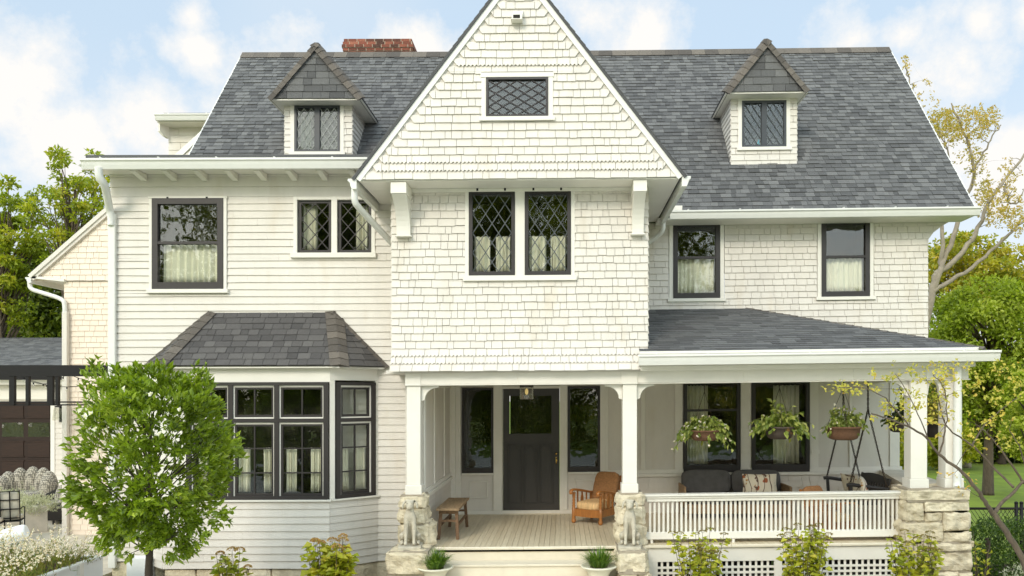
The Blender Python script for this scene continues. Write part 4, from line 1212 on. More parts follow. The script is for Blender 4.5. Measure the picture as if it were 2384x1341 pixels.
# left side wall of the entry
xe = -2.2
mb = MB(); me_ = planemap((xe, 12.8, 0), (0,1,0), (0,0,1))
courses(mb, me_, 0, DB-12.8-.02, FLOOR, rail_z-.03, .1155, .4, 1.6, t=.016)
mb.box(xe-.3, xe-.004, 12.8, DB, rail_z-.03, ceil, .7)
H(mb, 'porch_wall', M['siding'])
mb = MB()
mb.box(xe-.003, xe+.055, 12.75, DB-.05, rail_z-.03, rail_z+.03); mb.box(xe-.003, xe+.02, 12.75, DB-.05, rail_z+.032, rail_z+.10)
for y in (12.78, 13.75, 14.9, 15.72): mb.box(xe-.003, xe+.017, y, y+.09, rail_z+.102, ceil)
mb.box(xe-.002, xe+.018, 12.9, DB-.05, ceil-.3, ceil-.002)
mb.box(bw0-.02, bw0+.10, DB-.12, DB-.04, FLOOR, ceil)
H(mb, 'porch_trim', M['trim'], bevel=.004)
mb = MB(); mb.box(-2.55, 6.5, 12.5, DB+.04, ceil, ceil+.06, .6); H(mb, 'porch_ceiling', M['trim'])
# beam
bzb, bzt = Z(893, 12.55, 1300), Z(866, 12.55, 1300)
mb = MB()
for q0, q1 in ((-2.43, -.7), (-.7, 1.05), (1.05, 2.8), (2.8, 4.5), (4.5, 6.28)): mb.box(q0, q1, 12.46, 12.68, bzb, bzt+.18)
mb.box(X(947, 12.55), X(1490, 12.5), 12.44, 12.70, bzb-.02, bzb-.002)
mb.box(X(1483, 12.55), 6.30, 12.44, 12.70, bzb-.02, bzb-.002)
mb.box(6.10, 6.28, 12.682, DB, bzb, bzt+.18)
H(mb, 'porch_beam', M['trim'], bevel=.006)
PIER = Z(1149, 12.6, 1300)
def column(x0, x1, capx=None, zb=PIER, name='porch_column', yc=12.58, cap=True):
    w = x1-x0; mb = MB()
    y0, y1 = yc-w/2, yc+w/2
    mb.prism([(x0-.004, y0-.004, zb+.16), (x1+.004, y0-.004, zb+.16), (x1+.004, y1+.004, zb+.16), (x0-.004, y1+.004, zb+.16)], (0, 0, bzb-.022-zb-.16))
    mb.box(x0-.024, x1+.024, y0-.024, y1+.024, zb, zb+.16)
    if cap: mb.box(x0-.024, x1+.012, y0-.034, y0+.1, bzb-.022, bzt+.13)
    return H(mb, name, M['trim'], bevel=.008)
def knee(x, sx, l=.27, h=.24):
    mb = MB(); pr = [(0, 0), (l, 0), (l, -.03)]
    for i in range(9):
        t = i/8; pr.append((l - .02 - (l-.075)*math.sin(t*math.pi/2), -.03 - (h-.06)*(1-math.cos(t*math.pi/2))))
    pr += [(.05, -h+.02), (0, -h)]
    pts_ = [(x + sx*a, 12.54, bzb-.022+b) for a, b in pr]
    mb.prism(pts_ if sx > 0 else pts_[::-1], (0, .075, 0)); H(mb, 'knee_brace', M['trim'], bevel=.005)
cl = [(X(948, 12.5), X(979, 12.5)), (X(1450, 12.5), X(1482, 12.5)), (X(2118, 12.5), X(2155, 12.5)), (X(2199, 12.5), X(2236, 12.5))]
zr = PIER
column(*cl[0]); column(*cl[1]); column(*cl[2], cap=False, zb=PIER+.02); column(*cl[3], cap=False, zb=PIER+.02)
knee(cl[0][1]+.005, 1); knee(cl[1][0]-.005, -1); knee(cl[1][1]+.005, 1); knee(cl[2][0]-.005, -1)
knee(cl[2][1]+.005, 1, .13); knee(cl[3][0]-.005, -1, .13)
mb = MB(); xd = X(2234, 12.3); mb.tube(smooth([(xd, 12.36, 3.72), (xd, 12.36, 3.4), (xd, 12.38, 1.85), (xd, 12.38, 1.72), (xd-.03, 12.33, 1.66)], 2), .058, 12); H(mb, 'downspout', M['gutter'])
# porch roof
pez = Z(815, 12.1, 1900); pey = 12.12; ptz = Z(719, DR, 1650); pxr = X(2292, 12.12); phx = X(1738, DR)
V_ = Vector((0, DR-pey, ptz-pez)); vl = V_.length
mb = MB()
m_ = planemap((0, pey, pez), (1,0,0), V_)
courses(mb, m_, CX1+.002, pxr+.02, 0, vl, .125, .10, .36, planes=[line_plane((pxr, 0), (phx, vl), (2, .2))], t=.011, trand=.45, tones=(0, .75), jit=.002, gap=.002)
courses(mb, m_, CX1-.15, CX1, 0, .2, .125, .10, .36, t=.011)
A, B, Ct = Vector((pxr, pey, pez)), Vector((pxr, DB+2.5, pez)), Vector((phx, DR, ptz))
mb.face([A, B, Vector((phx, DB+2.5, ptz)), Ct], .3)
H(mb, 'porch_roof', M['roof'])
mb = MB(); caps(mb, A, Ct, (.25, -.25, 1), w=.09, step=.15); H(mb, 'hip_cap', M['roofwarm'])
gutter_x(X(1488, 12.0), X(2330, 12.0), pey-.01, pez-.035, h=.165, d=.135, straps=7)
gutter_y(pxr+.02, 1, pey-.05, DB+.5, pez-.035, h=.16, d=.13)
mb = MB()
mb.box(X(1490, 12.1), pxr-.02, pey, 12.44, pez-.20, pez-.03)
mb.box(X(1492, 12.3), pxr-.05, 12.28, 12.46, pez-.275, pez-.202)
mb.box(X(1490, 12.1), X(2280, 12.1), pey-.012, pey+.05, pez-.03, pez+.012)
mb.box(6.30, pxr-.02, 12.45, DB+.5, pez-.20, pez-.06)
H(mb, 'porch_cornice', M['trim'], bevel=.006)
# railing
ry0, ry1 = 12.56, 12.66; rx0, rx1 = X(1500, 12.6), X(2108, 12.6); rzt = Z(1147, 12.6, 1800); rzb = Z(1252, 12.6, 1800)
mb = MB()
mb.box(rx0, rx1, ry0-.045, ry1+.045, rzt-.03, rzt); mb.box(rx0, rx1, ry0-.02, ry1+.02, rzt-.065, rzt-.032); mb.box(rx0+.03, rx1-.03, ry0+.0, ry1-.0, rzt-.115, rzt-.067)
mb.box(rx0, rx1, ry0+.01, ry1-.01, rzb, rzb+.11)
for px in (1517, 1707, 1900, 2095): mb.box(X(px-3, 12.6), X(px+3, 12.6), ry0+.02, ry1-.02, FLOOR, rzb-.001)
railing = H(mb, 'railing', M['trim'], bevel=.004)
n = 57
for k in range(n):
    x = rx0 + .09 + (rx1-rx0-.15)*k/(n-1)
    mb = MB(); mb.box(x-.0165, x+.0165, 12.595, 12.63, rzb+.111, rzt-.116); H(mb, 'baluster', M['trim'], railing)
# skirt and lattice
mb = MB(); lt0 = Z(1303, 12.5, 1800)
mb.box(rx0-.02, X(2103, 12.5), 12.43, 12.47, lt0, FLOOR-.05)
pan = [(X(1530, 12.5), X(1800, 12.5)), (X(1818, 12.5), X(2098, 12.5))]
mb.box(rx0-.02, pan[0][0], 12.43, 12.47, 0, lt0-.001); mb.box(pan[0][1], pan[1][0], 12.43, 12.47, 0, lt0-.001)
H(mb, 'skirt_board', M['trim'])
mb = MB()
for a, b in pan:
    u = a + .05
    while u < b-.03: mb.box(u, u+.036, 12.452, 12.458, .0, lt0); u += .091
    v = lt0 - .075
    while v > .02: mb.box(a, b, 12.442, 12.4515, v-.036, v); v -= .083
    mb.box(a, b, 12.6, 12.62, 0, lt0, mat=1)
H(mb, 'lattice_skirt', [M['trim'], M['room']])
# stone piers
def pier(rows, name='stone_pier'):
    mb = MB()
    for i, (x0, x1, y0, y1, z0, z1, bg) in enumerate(rows):
        mb.rock(x0+.004, x1-.004, y0, y1, z0+.004, z1-.004, bg*.8, .055, 12, R.uniform(.2, 1), i*3.1 + x0)
        mb.box(x0+.025, x1-.025, y0+.02, y1-.02, z0-.02, z1+.02, mat=1)
    return H(mb, name, [M['stone'], M['mortar']])
p0, p1 = X(932, 12.5), X(992, 12.5)
pier([(p0, p1, 12.38, 12.85, 1.44, PIER, .02), (p0+.12, p1, 12.38, 12.85, 1.19, 1.44, .02), (p0, p0+.12, 12.4, 12.85, 1.19, 1.44, .02), (p0, p1+.09, 12.40, 12.9, .85, 1.19, .05),
      (X(908, 12.1), X(1006, 12.1), 11.86, 12.7, .52, .85, .035), (X(908, 12.1), X(966, 12.1), 11.92, 12.7, .0, .50, .02), (X(967, 12.1), X(1004, 12.1), 12.2, 12.7, .0, .50, .02)])
p0, p1 = X(1438, 12.5), X(1498, 12.5)
pier([(p0, p1, 12.38, 12.85, 1.44, PIER, .03), (p0, p1, 12.38, 12.85, 1.15, 1.44, .035), (p0, p1, 12.38, 12.85, .83, 1.15, .045),
      (X(1434, 12.1), X(1504, 12.1), 11.86, 12.7, .52, .83, .035), (X(1438, 12.1), X(1482, 12.1), 11.90, 12.7, .0, .51, .03), (X(1483, 12.1), X(1508, 12.1), 11.94, 12.7, .0, .51, .05)])
x0, x1 = X(2108, 12.35), X(2258, 12.35); yf = 12.36; ya = 13.0
def W2(px): return X(px, yf)
def Z2(py): return Z(py, yf, 2180)
pier([(W2(2109), W2(2257), yf-.03, ya, Z2(1166), PIER+.02, 0.011),
      (W2(2108), W2(2153), yf, ya, Z2(1215), Z2(1167), 0.028), (W2(2154), W2(2258), yf, ya, Z2(1192), Z2(1167), 0.017), (W2(2154), W2(2196), yf, ya, Z2(1215), Z2(1193), 0.014), (W2(2197), W2(2260), yf, ya, Z2(1238), Z2(1193), 0.017),
      (W2(2104), W2(2196), yf-.01, ya, Z2(1263), Z2(1216), 0.025), (W2(2197), W2(2261), yf, ya, Z2(1264), Z2(1239), 0.017), (W2(2150), W2(2263), yf-.03, ya, Z2(1284), Z2(1265), 0.017), (W2(2104), W2(2149), yf-.01, ya, Z2(1284), Z2(1264), 0.017),
      (W2(2150), W2(2178), yf, ya, Z2(1330), Z2(1285), 0.017), (W2(2179), W2(2265), yf-.01, ya, Z2(1332), Z2(1285), 0.022), (W2(2106), W2(2149), yf, ya, Z2(1330), Z2(1285), 0.017),
      (W2(2106), W2(2230), yf, ya, -.1, Z2(1333), 0.017), (W2(2231), W2(2266), yf, ya, -.1, Z2(1333), 0.017)])
mb = MB()                                             # low stone wall closing the porch end
b0, b1 = X(2049, DB), X(2100, DB)
zt = PIER + .01
mb.prism([(5.62, 13.0, 0), (6.26, 13.0, 0), (b1, DB, 0), (b0, DB, 0)], (0, 0, zt-.10), .3)
H(mb, 'porch_end_wall', M['stone'])
mb = MB(); mb.prism([(5.56, 12.97, zt-.098), (6.30, 12.97, zt-.098), (b1+.05, DB-.06, zt-.098), (b0-.04, DB-.06, zt-.098)], (0, 0, .09), .8); H(mb, 'wall_cap', M['terrace'])
# ceiling lantern
mb = MB(); lx, ly = X(1226, 14.0), 14.0
lzt = Z(897, ly, 1226)
mb.tube([(lx, ly, ceil-.002), (lx, ly, lzt+.06)], .012, 8)
mb.lathe([(.02,.08),(.09,.075),(.115,.03),(.122,-.03)], (lx, ly, lzt), 24)
lan = H(mb, 'ceiling_lantern', M['dark'])
mb = MB(); mb.lathe([(.118,-.032),(.118,-.24),(.112,-.245),(.112,-.034)], (lx, ly, lzt), 24); H(mb, 'lamp_glass', M['lampglass'], lan)
mb = MB(); mb.blob((lx, ly, lzt-.11), .03, .03, .055, 10, 8); H(mb, 'bulb', M['bulb'], lan)

# ================================================================== things on the porch
def P(px, py, D): return Vector((X(px, D), D, Zr(py, D)))
def onporch(px, D): return (X(px, D), D, FLOOR)
L = lambda mb, name, m, parent, **k: mb.build(name, m, parent, local=True, **k)

def cushion(mb, x0, x1, y0, y1, z0, z1, r=.05, tone=.5, n=6):
    """pillow-shaped block with soft edges"""
    cx, cy, cz = (x0+x1)/2, (y0+y1)/2, (z0+z1)/2
    hx, hy, hz = (x1-x0)/2, (y1-y0)/2, (z1-z0)/2
    mb.blob((cx, cy, cz), hx, hy, hz, 28, 14, amp=.03, sc=5, tone=tone, pw=.42)
# bench
b = empty('bench', (-1.86, 13.72, FLOOR), 'narrow weathered brown wooden bench standing along the left wall of the porch entry', 'bench', on_house=True)
mb = MB(); mb.box(-.185, .185, -.72, .70, .475, .515, .7); mb.box(-.13, -.10, -.60, .58, .42, .474, .3); mb.box(.10, .13, -.60, .58, .42, .474, .3); mb.box(-.16, .16, -.615, -.585, .41, .474, .3)
mb.box(-.16, .16, .565, .595, .41, .474, .3)
L(mb, 'seat', M['oldwood'], b, bevel=.008)
for sx in (-1, 1):
    for sy in (-1, 1):
        mb = MB(); mb.beam((sx*.125, sy*.57, .474), (sx*.155, sy*.64, 0), .05, .045, up=(0,1,0), tone=.15); L(mb, 'leg', M['oldwood'], b, bevel=.005)
mb = MB()
for sx in (-1, 1):
    mb.beam((sx*.14, -.60, .22), (sx*.14, .60, .22), .03, .035, tone=.2); 
for sy in (-1, 1): mb.beam((-.14, sy*.60, .30), (.14, sy*.60, .30), .03, .035, tone=.2)
L(mb, 'stretcher', M['oldwood'], b)

# oak armchair
def armchair(loc, rz, label, group=None):
    a = empty('armchair', loc, label, 'armchair', group, rz=rz, on_house=True)
    prof = [(.028,0),(.042,.02),(.042,.06),(.028,.085),(.034,.10),(.034,.27),(.022,.285),(.034,.31),(.022,.335),(.032,.36),(.020,.385),(.030,.41),(.020,.435),(.026,.47),(.030,.52),(.036,.56)]
    for sx in (-1, 1):
        mb = MB(); mb.lathe(prof, (sx*.28, -.34, 0), 14); L(mb, 'leg', M['wood'], a)
        mb = MB(); mb.beam((sx*.28, .31, .0), (sx*.28, .30, .50), .05, .05, up=(0,1,0)); L(mb, 'leg', M['wood'], a, bevel=.005)
        mb = MB()
        path = [(sx*.28, -.43, .535), (sx*.28, -.445, .575), (sx*.28, -.41, .605), (sx*.28, -.30, .605), (sx*.28, -.05, .565), (sx*.28, .20, .515), (sx*.28, .36, .495)]
        mb.tube(smooth(path, 2), [.038]*len(smooth(path, 2)), 10, flat=.6); L(mb, 'arm', M['wood'], a)
        mb = MB()
        for y, w in ((-.20, .028), (-.04, .075), (.12, .028)):
            zt = .58 - .12*(y+.3)
            if w > .05: mb.prism([(sx*.28-.008, y-.02, .26), (sx*.28-.008, y+.02, .26), (sx*.28-.008, y+.042, .32), (sx*.28-.008, y+.042, .44), (sx*.28-.008, y+.018, .49), (sx*.28-.008, y+.018, zt), (sx*.28-.008, y-.018, zt), (sx*.28-.008, y-.018, .49), (sx*.28-.008, y-.042, .44), (sx*.28-.008, y-.042, .32)], (.016, 0, 0))
            else: mb.box(sx*.28-.009, sx*.28+.009, y-w/2, y+w/2, .26, zt)
        L(mb, 'side_slat', M['wood'], a)
        mb = MB(); mb.box(sx*.28-.016, sx*.28+.016, -.31, .29, .13, .26); L(mb, 'side_rail', M['wood'], a, bevel=.006)
    mb = MB(); mb.prism([(-.25, -.356, .13), (-.10, -.356, .12), (.10, -.356, .12), (.25, -.356, .13), (.25, -.356, .26), (-.25, -.356, .26)], (0, .03, 0)); L(mb, 'front_rail', M['wood'], a)
    mb = MB(); mb.box(-.25, .25, .27, .30, .13, .26); L(mb, 'rear_rail', M['wood'], a)
    mb = MB(); cushion(mb, -.26, .26, -.37, .30, .24, .40); L(mb, 'seat_cushion', M['stripe'], a)
    mb = MB(Matrix.Translation((0, .26, .34)) @ Matrix.Rotation(rad(-22), 4, 'X')); cushion(mb, -.255, .255, -.06, .07, -.02, .58); L(mb, 'back_cushion', M['rust'], a)
    mb = MB(Matrix.Translation((0, .33, .30)) @ Matrix.Rotation(rad(-22), 4, 'X'))
    mb.box(-.25, -.21, 0, .03, 0, .56); mb.box(.21, .25, 0, .03, 0, .56)
    for z in (.1, .3, .5): mb.box(-.209, .209, .002, .024, z, z+.05)
    L(mb, 'back_frame', M['wood'], a)
    return a
armchair((.62, 14.86, FLOOR), rad(-32), 'orange oak armchair with striped seat facing out beside the front door')
armchair((4.42, 13.35, FLOOR), rad(28), 'orange oak armchair half hidden behind the white porch railing').scale = (.84, .84, .84)

# sofa
s = empty('sofa', (3.26, 15.35, FLOOR), 'charcoal cushioned wooden sofa against the porch wall below the two windows', 'sofa', on_house=True)
mb = MB(); mb.box(-1.0, 1.0, -.42, .36, .20, .27); mb.box(-1.0, 1.0, -.42, -.38, .10, .20); L(mb, 'frame', M['oldwood'], s, bevel=.01)
for sx in (-1, 1):
    for sy in (-.38, .32):
        mb = MB(); mb.box(sx*.96-.03, sx*.96+.03, sy-.03, sy+.03, 0, .2 if sy > 0 else .1); L(mb, 'leg', M['oldwood'], s)
    mb = MB(); mb.box(sx*.985-.02, sx*.985+.02, -.40, .36, .271, .60); L(mb, 'arm', M['oldwood'], s, bevel=.01)
    mb = MB(); cushion(mb, sx*.48-.475, sx*.48+.475, -.42, .18, .26, .45); L(mb, 'seat_cushion', M['grey_cloth'], s)
    mb = MB(Matrix.Translation((0, .22, .42)) @ Matrix.Rotation(rad(-10), 4, 'X')); cushion(mb, sx*.48-.478, sx*.48+.478, -.09, .09, -.02, .44); L(mb, 'back_cushion', M['grey_cloth'], s)
def pillow(loc, rz, tilt, w, h, label):
    mb = MB(Matrix.Translation((loc[0], loc[1], loc[2] + sag(loc[0]))) @ Matrix.Rotation(rz, 4, 'Z') @ Matrix.Rotation(tilt, 4, 'X'))
    n = 12; ids = []
    for side in (-1, 1):
        g = []
        for i in range(n+1):
            row = []
            for j in range(n+1):
                u, v = -1 + 2*i/n, -1 + 2*j/n
                th = .075*((1-u*u)*(1-v*v))**.42*(1+.12*noise.noise((u*2, v*2, loc[0]+side)))
                k = 1 - .06*(1-abs(u))*(v*v) ; k2 = 1 - .06*(1-abs(v))*(u*u)
                row.append(mb.pt((u*w/2*k2, side*th, v*h/2*k + h/2)))
            g.append(row)
        for i in range(n):
            for j in range(n):
                q = [g[i][j], g[i+1][j], g[i+1][j+1], g[i][j+1]]
                mb.fi(q if side < 0 else q[::-1], .5, 0, True)
    return tag(mb.build('cushion', M['floral'], None), label, 'cushion')
pillow((X(1771, 15.1), 15.13, FLOOR+.42), 0, rad(-14), .66, .40, 'wide cream cushion printed with red flowers leaning on the charcoal sofa')

# porch swing
sw = empty('porch_swing', (5.30, 14.68, FLOOR), 'black wooden porch swing hanging on rusty chains at the right end of the porch', 'porch swing', on_house=True)
mb = MB()
for k in range(7): mb.box(-.30 + k*.085, -.30 + k*.085 + .07, -.66, .66, .40, .425)
for y in (-.6, 0, .6): mb.box(-.30, .30, y-.025, y+.025, .35, .399)
L(mb, 'seat', M['blackwood'], sw)
mb = MB(Matrix.Translation((.29, 0, .40)) @ Matrix.Rotation(rad(14), 4, 'Y'))
pr = []
for k in range(13):
    t = -1 + k/6; pr.append((0, t*.66, .40 + .06*(1 - t*t) + (.03 if abs(t) > .93 else 0)))
mb.prism([(0, -.66, .30)] + [(0, y, z) for _, y, z in pr] + [(0, .66, .30)], (.03, 0, 0))
for k in range(11): mb.box(.003, .025, -.62 + k*.118, -.62 + k*.118 + .06, 0.02, .301)
L(mb, 'back', M['blackwood'], sw)
for sy in (-1, 1):
    mb = MB(); y = sy*.62
    mb.tube(smooth([(-.34, y, .70), (-.26, y, .71), (-.05, y, .68), (.22, y, .64), (.40, y, .63)], 2), .032, 8, flat=.8); mb.beam((-.25, y, .40), (-.27, y, .69), .045, .05, up=(0,1,0)); L(mb, 'arm', M['blackwood'], sw)
def chain(mb, p, q, link=.05, r=.008):
    p, q = Vector(p), Vector(q); d = (q-p); n = max(2, int(d.length/(link*.78))); st = d/n; d.normalize()
    a = d.orthogonal().normalized(); b_ = d.cross(a)
    for k in range(n):
        c = p + st*(k+.5); s1 = a if k % 2 else b_
        pts_ = []
        for i in range(9):
            t = 2*math.pi*i/8; pts_.append(c + d*(math.cos(t)*link*.55) + s1*(math.sin(t)*link*.27))
        mb.tube(pts_, r, 4, cap=False)
zj = 2.02
for sy in (-1, 1):
    y = sy*.62
    mb = MB(); chain(mb, (-.28, y, .73), (.03, y, zj)); L(mb, 'chain', M['chain'], sw)
    mb = MB(); chain(mb, (.36, y, .66), (.03, y, zj)); L(mb, 'chain', M['chain'], sw)
    mb = MB(); chain(mb, (.03, y, zj), (.03, y, ceil-FLOOR-.01)); L(mb, 'chain', M['chain'], sw)
pillow((5.36, 14.18, FLOOR+.43), rad(70), rad(-16), .44, .42, 'cream flowered cushion at the near end of the black porch swing')
pillow((5.33, 14.72, FLOOR+.43), rad(112), rad(-18), .44, .42, 'cream flowered cushion in the middle of the black porch swing')

# ------------------------------------------------------------------ foliage helpers
def rv(r=R):
    while True:
        v = Vector((r.uniform(-1,1), r.uniform(-1,1), r.uniform(-1,1)))
        if .05 < v.length < 1: return v
def fol(mb, p, n, rad_, L_, W_, up=.2, out=.6, tone=(0,1), c=None, droop=0, fold=.2):
    """n leaves scattered round p; they point away from c"""
    for _ in range(n):
        o = rv() * rad_; q = p + o
        d = (q - c if c is not None else o).normalized()*out + rv()*.7 + Vector((0,0,up - droop))
        d.normalize()
        mb.leaf(q, d, (rv() + Vector((0,0,.7))).normalized(), L_*R.uniform(.7,1.25), W_*R.uniform(.75,1.2), R.uniform(*tone), fold)

def basket(px, py, D, w, h, m, label, n, spread, lf, droop, hang, flowers, rg, chains=True):
    c = P(px, py, D)
    t = empty('hanging_basket', c, label, 'hanging basket', 'hanging baskets under the porch beam')
    mb = MB()
    prof = [(w*.30,0),(w*.40,h*.10),(w*.47,h*.45),(w*.49,h*.85),(w*.52,h*.86),(w*.52,h),(w*.47,h),(w*.45,h*.8)]
    mb.lathe(prof, (0,0,0), 28); L(mb, 'bowl', M[m], t)
    top = 3.66 + sag(c.x) - c.z
    mb = MB()
    for k in range(3):
        a = 2.1*k + .4; mb.tube([(w*.48*math.cos(a), w*.48*math.sin(a), h), (0, 0, h+.62)], .004, 4)
    mb.tube([(0,0,h+.62), (0,0,top)], .005, 4); L(mb, 'hanger', M['chain'], t)
    mb = MB(); fl = MB()
    for k in range(n):
        a = R.uniform(0, 2*math.pi); rr = R.random()**.6*spread[0]/2*rg
        st = Vector((math.cos(a)*w*.3*R.random(), math.sin(a)*w*.3*R.random(), h))
        dx = math.cos(a)*rr; dy = math.sin(a)*rr*.55
        hz = spread[1]*R.uniform(.15, .85)*(1 - (rr/(spread[0]/2))**2*.75) ; 
        tip = Vector((dx, dy, h + hz - droop*(rr/(spread[0]/2))**2*R.uniform(.4,1.2)))
        mid = (st+tip)/2 + Vector((0,0,.09))
        mb.tube([st, mid, tip], .003, 3, tone=.3, cap=False)
        for j in range(R.randint(5, 8)):
            u = R.uniform(.25, 1.05); p = st*(1-u)**2 + mid*2*u*(1-u) + tip*u*u
            d = (tip-mid).normalized()*.5 + rv()*.6 + Vector((0,-.15,-.55)); d.normalize()
            mb.leaf(p, d, (rv()*.8 + Vector((-.2,-.6,.6))).normalized(), lf*R.uniform(.7,1.25), lf*.55*R.uniform(.8,1.2), R.random())
        if R.random() < flowers:
            p = tip + rv()*.03
            for q in range(5): fl.leaf(p, (rv()+Vector((0,-.5,-.2))).normalized(), rv().normalized(), .03, .028, R.random())
    L(mb, 'foliage', M[hang], t)
    if fl.v: L(fl, 'flower', M['pink_petal'], t)
    return t
basket(1640, 1026, 12.95, .46, .17, 'basket', 'leftmost hanging basket, its brown bowl mostly covered by drooping pale pink begonias', 115, (1.05, .34), .085, .30, 'begonia', .5, 1.0)
basket(1815, 1022, 12.95, .46, .20, 'ironpot', 'hanging rusty iron bowl with a spreading leafy begonia, second from the left', 90, (1.12, .48), .10, .20, 'begonia', .22, 1.0)
basket(1963, 1024, 12.95, .54, .215, 'basket', 'hanging brown woven bowl basket with low trailing greenery above the porch swing', 85, (.82, .48), .07, .14, 'begonia', .22, 1.0)
basket(2097, 1006, 13.5, .40, .20, 'darkpot', 'dark hanging pot of trailing leaves just left of the white corner column', 70, (.85, .40), .07, .22, 'darkleaf', .0, 1.0)
basket(2176, 1018, 13.9, .50, .28, 'darkpot', 'large dark hanging pot seen between the two white corner columns', 80, (.70, .62), .07, .1, 'yellow', .0, .9)

# ------------------------------------------------------------------ stone dogs on the piers
def dog(loc, rz, label):
    t = empty('dog_statue', loc, label, 'dog statue', 'stone dogs guarding the porch steps', rz=rz)
    bm = bmesh.new(); sk = bm.verts.layers.skin.verify()
    def v(p, r, r2=None):
        k = bm.verts.new(p); k[sk].radius = (r, r2 or r); return k
    def e(*vs):
        for a, b_ in zip(vs[:-1], vs[1:]): bm.edges.new((a, b_))
    z0 = .055
    pel = v((0, .12, z0+.12), .085); pel[sk].use_root = True
    sp = v((0, .07, z0+.25), .078); ch = v((0, -.015, z0+.38), .105); nk = v((0, -.035, z0+.49), .068); nk2 = v((0, -.05, z0+.555), .06)
    hd = v((0, -.075, z0+.63), .074, .068); br = v((0, -.125, z0+.62), .056, .05); sn = v((0, -.185, z0+.58), .044, .038); no = v((0, -.215, z0+.568), .036, .03)
    e(pel, sp, ch, nk, nk2, hd, br, sn, no)
    for s_ in (-1, 1):
        sh = v((s_*.055, -.055, z0+.36), .046); el = v((s_*.06, -.06, z0+.22), .034); wr_ = v((s_*.06, -.085, z0+.09), .023); pw_ = v((s_*.062, -.10, z0+.03), .028); to = v((s_*.064, -.15, z0+.022), .026, .02)
        e(ch, sh, el, wr_, pw_, to)
        hp = v((s_*.075, .10, z0+.13), .072); kn = v((s_*.125, -.01, z0+.135), .048); hk = v((s_*.115, .09, z0+.045), .034); ft = v((s_*.12, .0, z0+.028), .030); tt = v((s_*.12, -.06, z0+.024), .028, .02)
        e(pel, hp, kn, hk, ft, tt)
        ea = v((s_*.062, -.06, z0+.665), .026, .02); eb = v((s_*.102, -.07, z0+.62), .034, .018); ec = v((s_*.106, -.08, z0+.545), .026, .016)
        e(hd, ea, eb, ec)
    t1_ = v((0, .22, z0+.04), .026); t2_ = v((.09, .25, z0+.03), .018); e(pel, t1_, t2_)
    me = bpy.data.meshes.new('dog'); bm.to_mesh(me); bm.free()
    me.materials.append(M['statue'])
    o = bpy.data.objects.new('dog', me); C.objects.link(o); o.parent = t
    m1 = o.modifiers.new('skin', 'SKIN'); m1.use_smooth_shade = True
    m2 = o.modifiers.new('sub', 'SUBSURF'); m2.levels = 2; m2.render_levels = 2
    mb = MB()
    for s_ in (-1, 1): mb.blob((s_*.034, -.165, z0+.640), .011, .008, .009, 8, 6)
    mb.blob((0, -.245, z0+.576), .018, .012, .014, 8, 6)
    L(mb, 'eyes_and_nose', M['statue'], t)
    mb = MB(); mb.prism([(-.17, -.22, 0), (.17, -.22, 0), (.185, .22, 0), (-.185, .22, 0)], (0, 0, .05), .7); L(mb, 'plinth', M['statue'], t, bevel=.012)
    return t
dg = dog((X(953, 12.1), 12.16, .868 + sag(-2.3)), rad(8), 'weathered stone sitting dog on the left pier of the porch steps')
dg2 = copy_tree(dg); dg2.location = (X(1467, 12.1), 12.16, .845 + sag(1.0)); dg2.rotation_euler = (0, 0, rad(-6)); dg2['label'] = 'pale stone sitting dog on the right pier of the porch steps'

# potted grasses on the step
def pot(px, label, seed):
    D = 11.93
    t = empty('potted_plant', (X(px, D), D, .43 + sag(X(px, D))), label, 'potted plant', 'potted grasses at the porch steps')
    mb = MB(); mb.lathe([(.12,0),(.13,.02),(.16,.10),(.215,.165),(.26,.18),(.265,.20),(.24,.205),(.21,.18)], (0,0,0), 48, flute=.035); L(mb, 'pot', M['urn'], t)
    mb = MB(); mb.lathe([(.20,.17),(.10,.185)], (0,0,0), 16); L(mb, 'soil', M['soil'], t)
    mb = MB()
    for k in range(560):
        a = R.uniform(0, 2*math.pi); r0 = R.random()*.12; le = R.uniform(.20, .40); sp_ = R.uniform(.25, 1.0)
        p0 = Vector((math.cos(a)*r0, math.sin(a)*r0, .18)); out = Vector((math.cos(a), math.sin(a), 0)); sd = Vector((-math.sin(a), math.cos(a), 0))*.006
        pts_ = [p0 + out*(le*sp_*u*.85) + Vector((0,0, le*(u*1.05 - sp_*.75*u*u))) for u in (0, .35, .7, 1)]
        tn = R.random()
        for i in range(3):
            w0_, w1_ = (1, .9, .6, .05)[i], (1, .9, .6, .05)[i+1]
            mb.face([pts_[i]-sd*w0_, pts_[i]+sd*w0_, pts_[i+1]+sd*w1_, pts_[i+1]-sd*w1_], tn)
    L(mb, 'foliage', M['grassblade'], t)
    mb = MB()
    for k in range(4):
        a = R.uniform(0, 6.3); p = Vector((math.cos(a)*.08*R.random()*1.6, math.sin(a)*.12*R.random(), .20)); q = p + Vector((R.uniform(-.05,.05), 0, R.uniform(.20, .34)))
        for i in range(10): fol(mb, p.lerp(q, .6 + .4*i/10), 1, .005, .014, .010)
    L(mb, 'flower_spike', M['purple'], t)
pot(1013, 'white fluted pot of strappy grass at the left end of the porch steps', 1)
pot(1394, 'white fluted pot of strappy grass at the right end of the porch steps', 2)

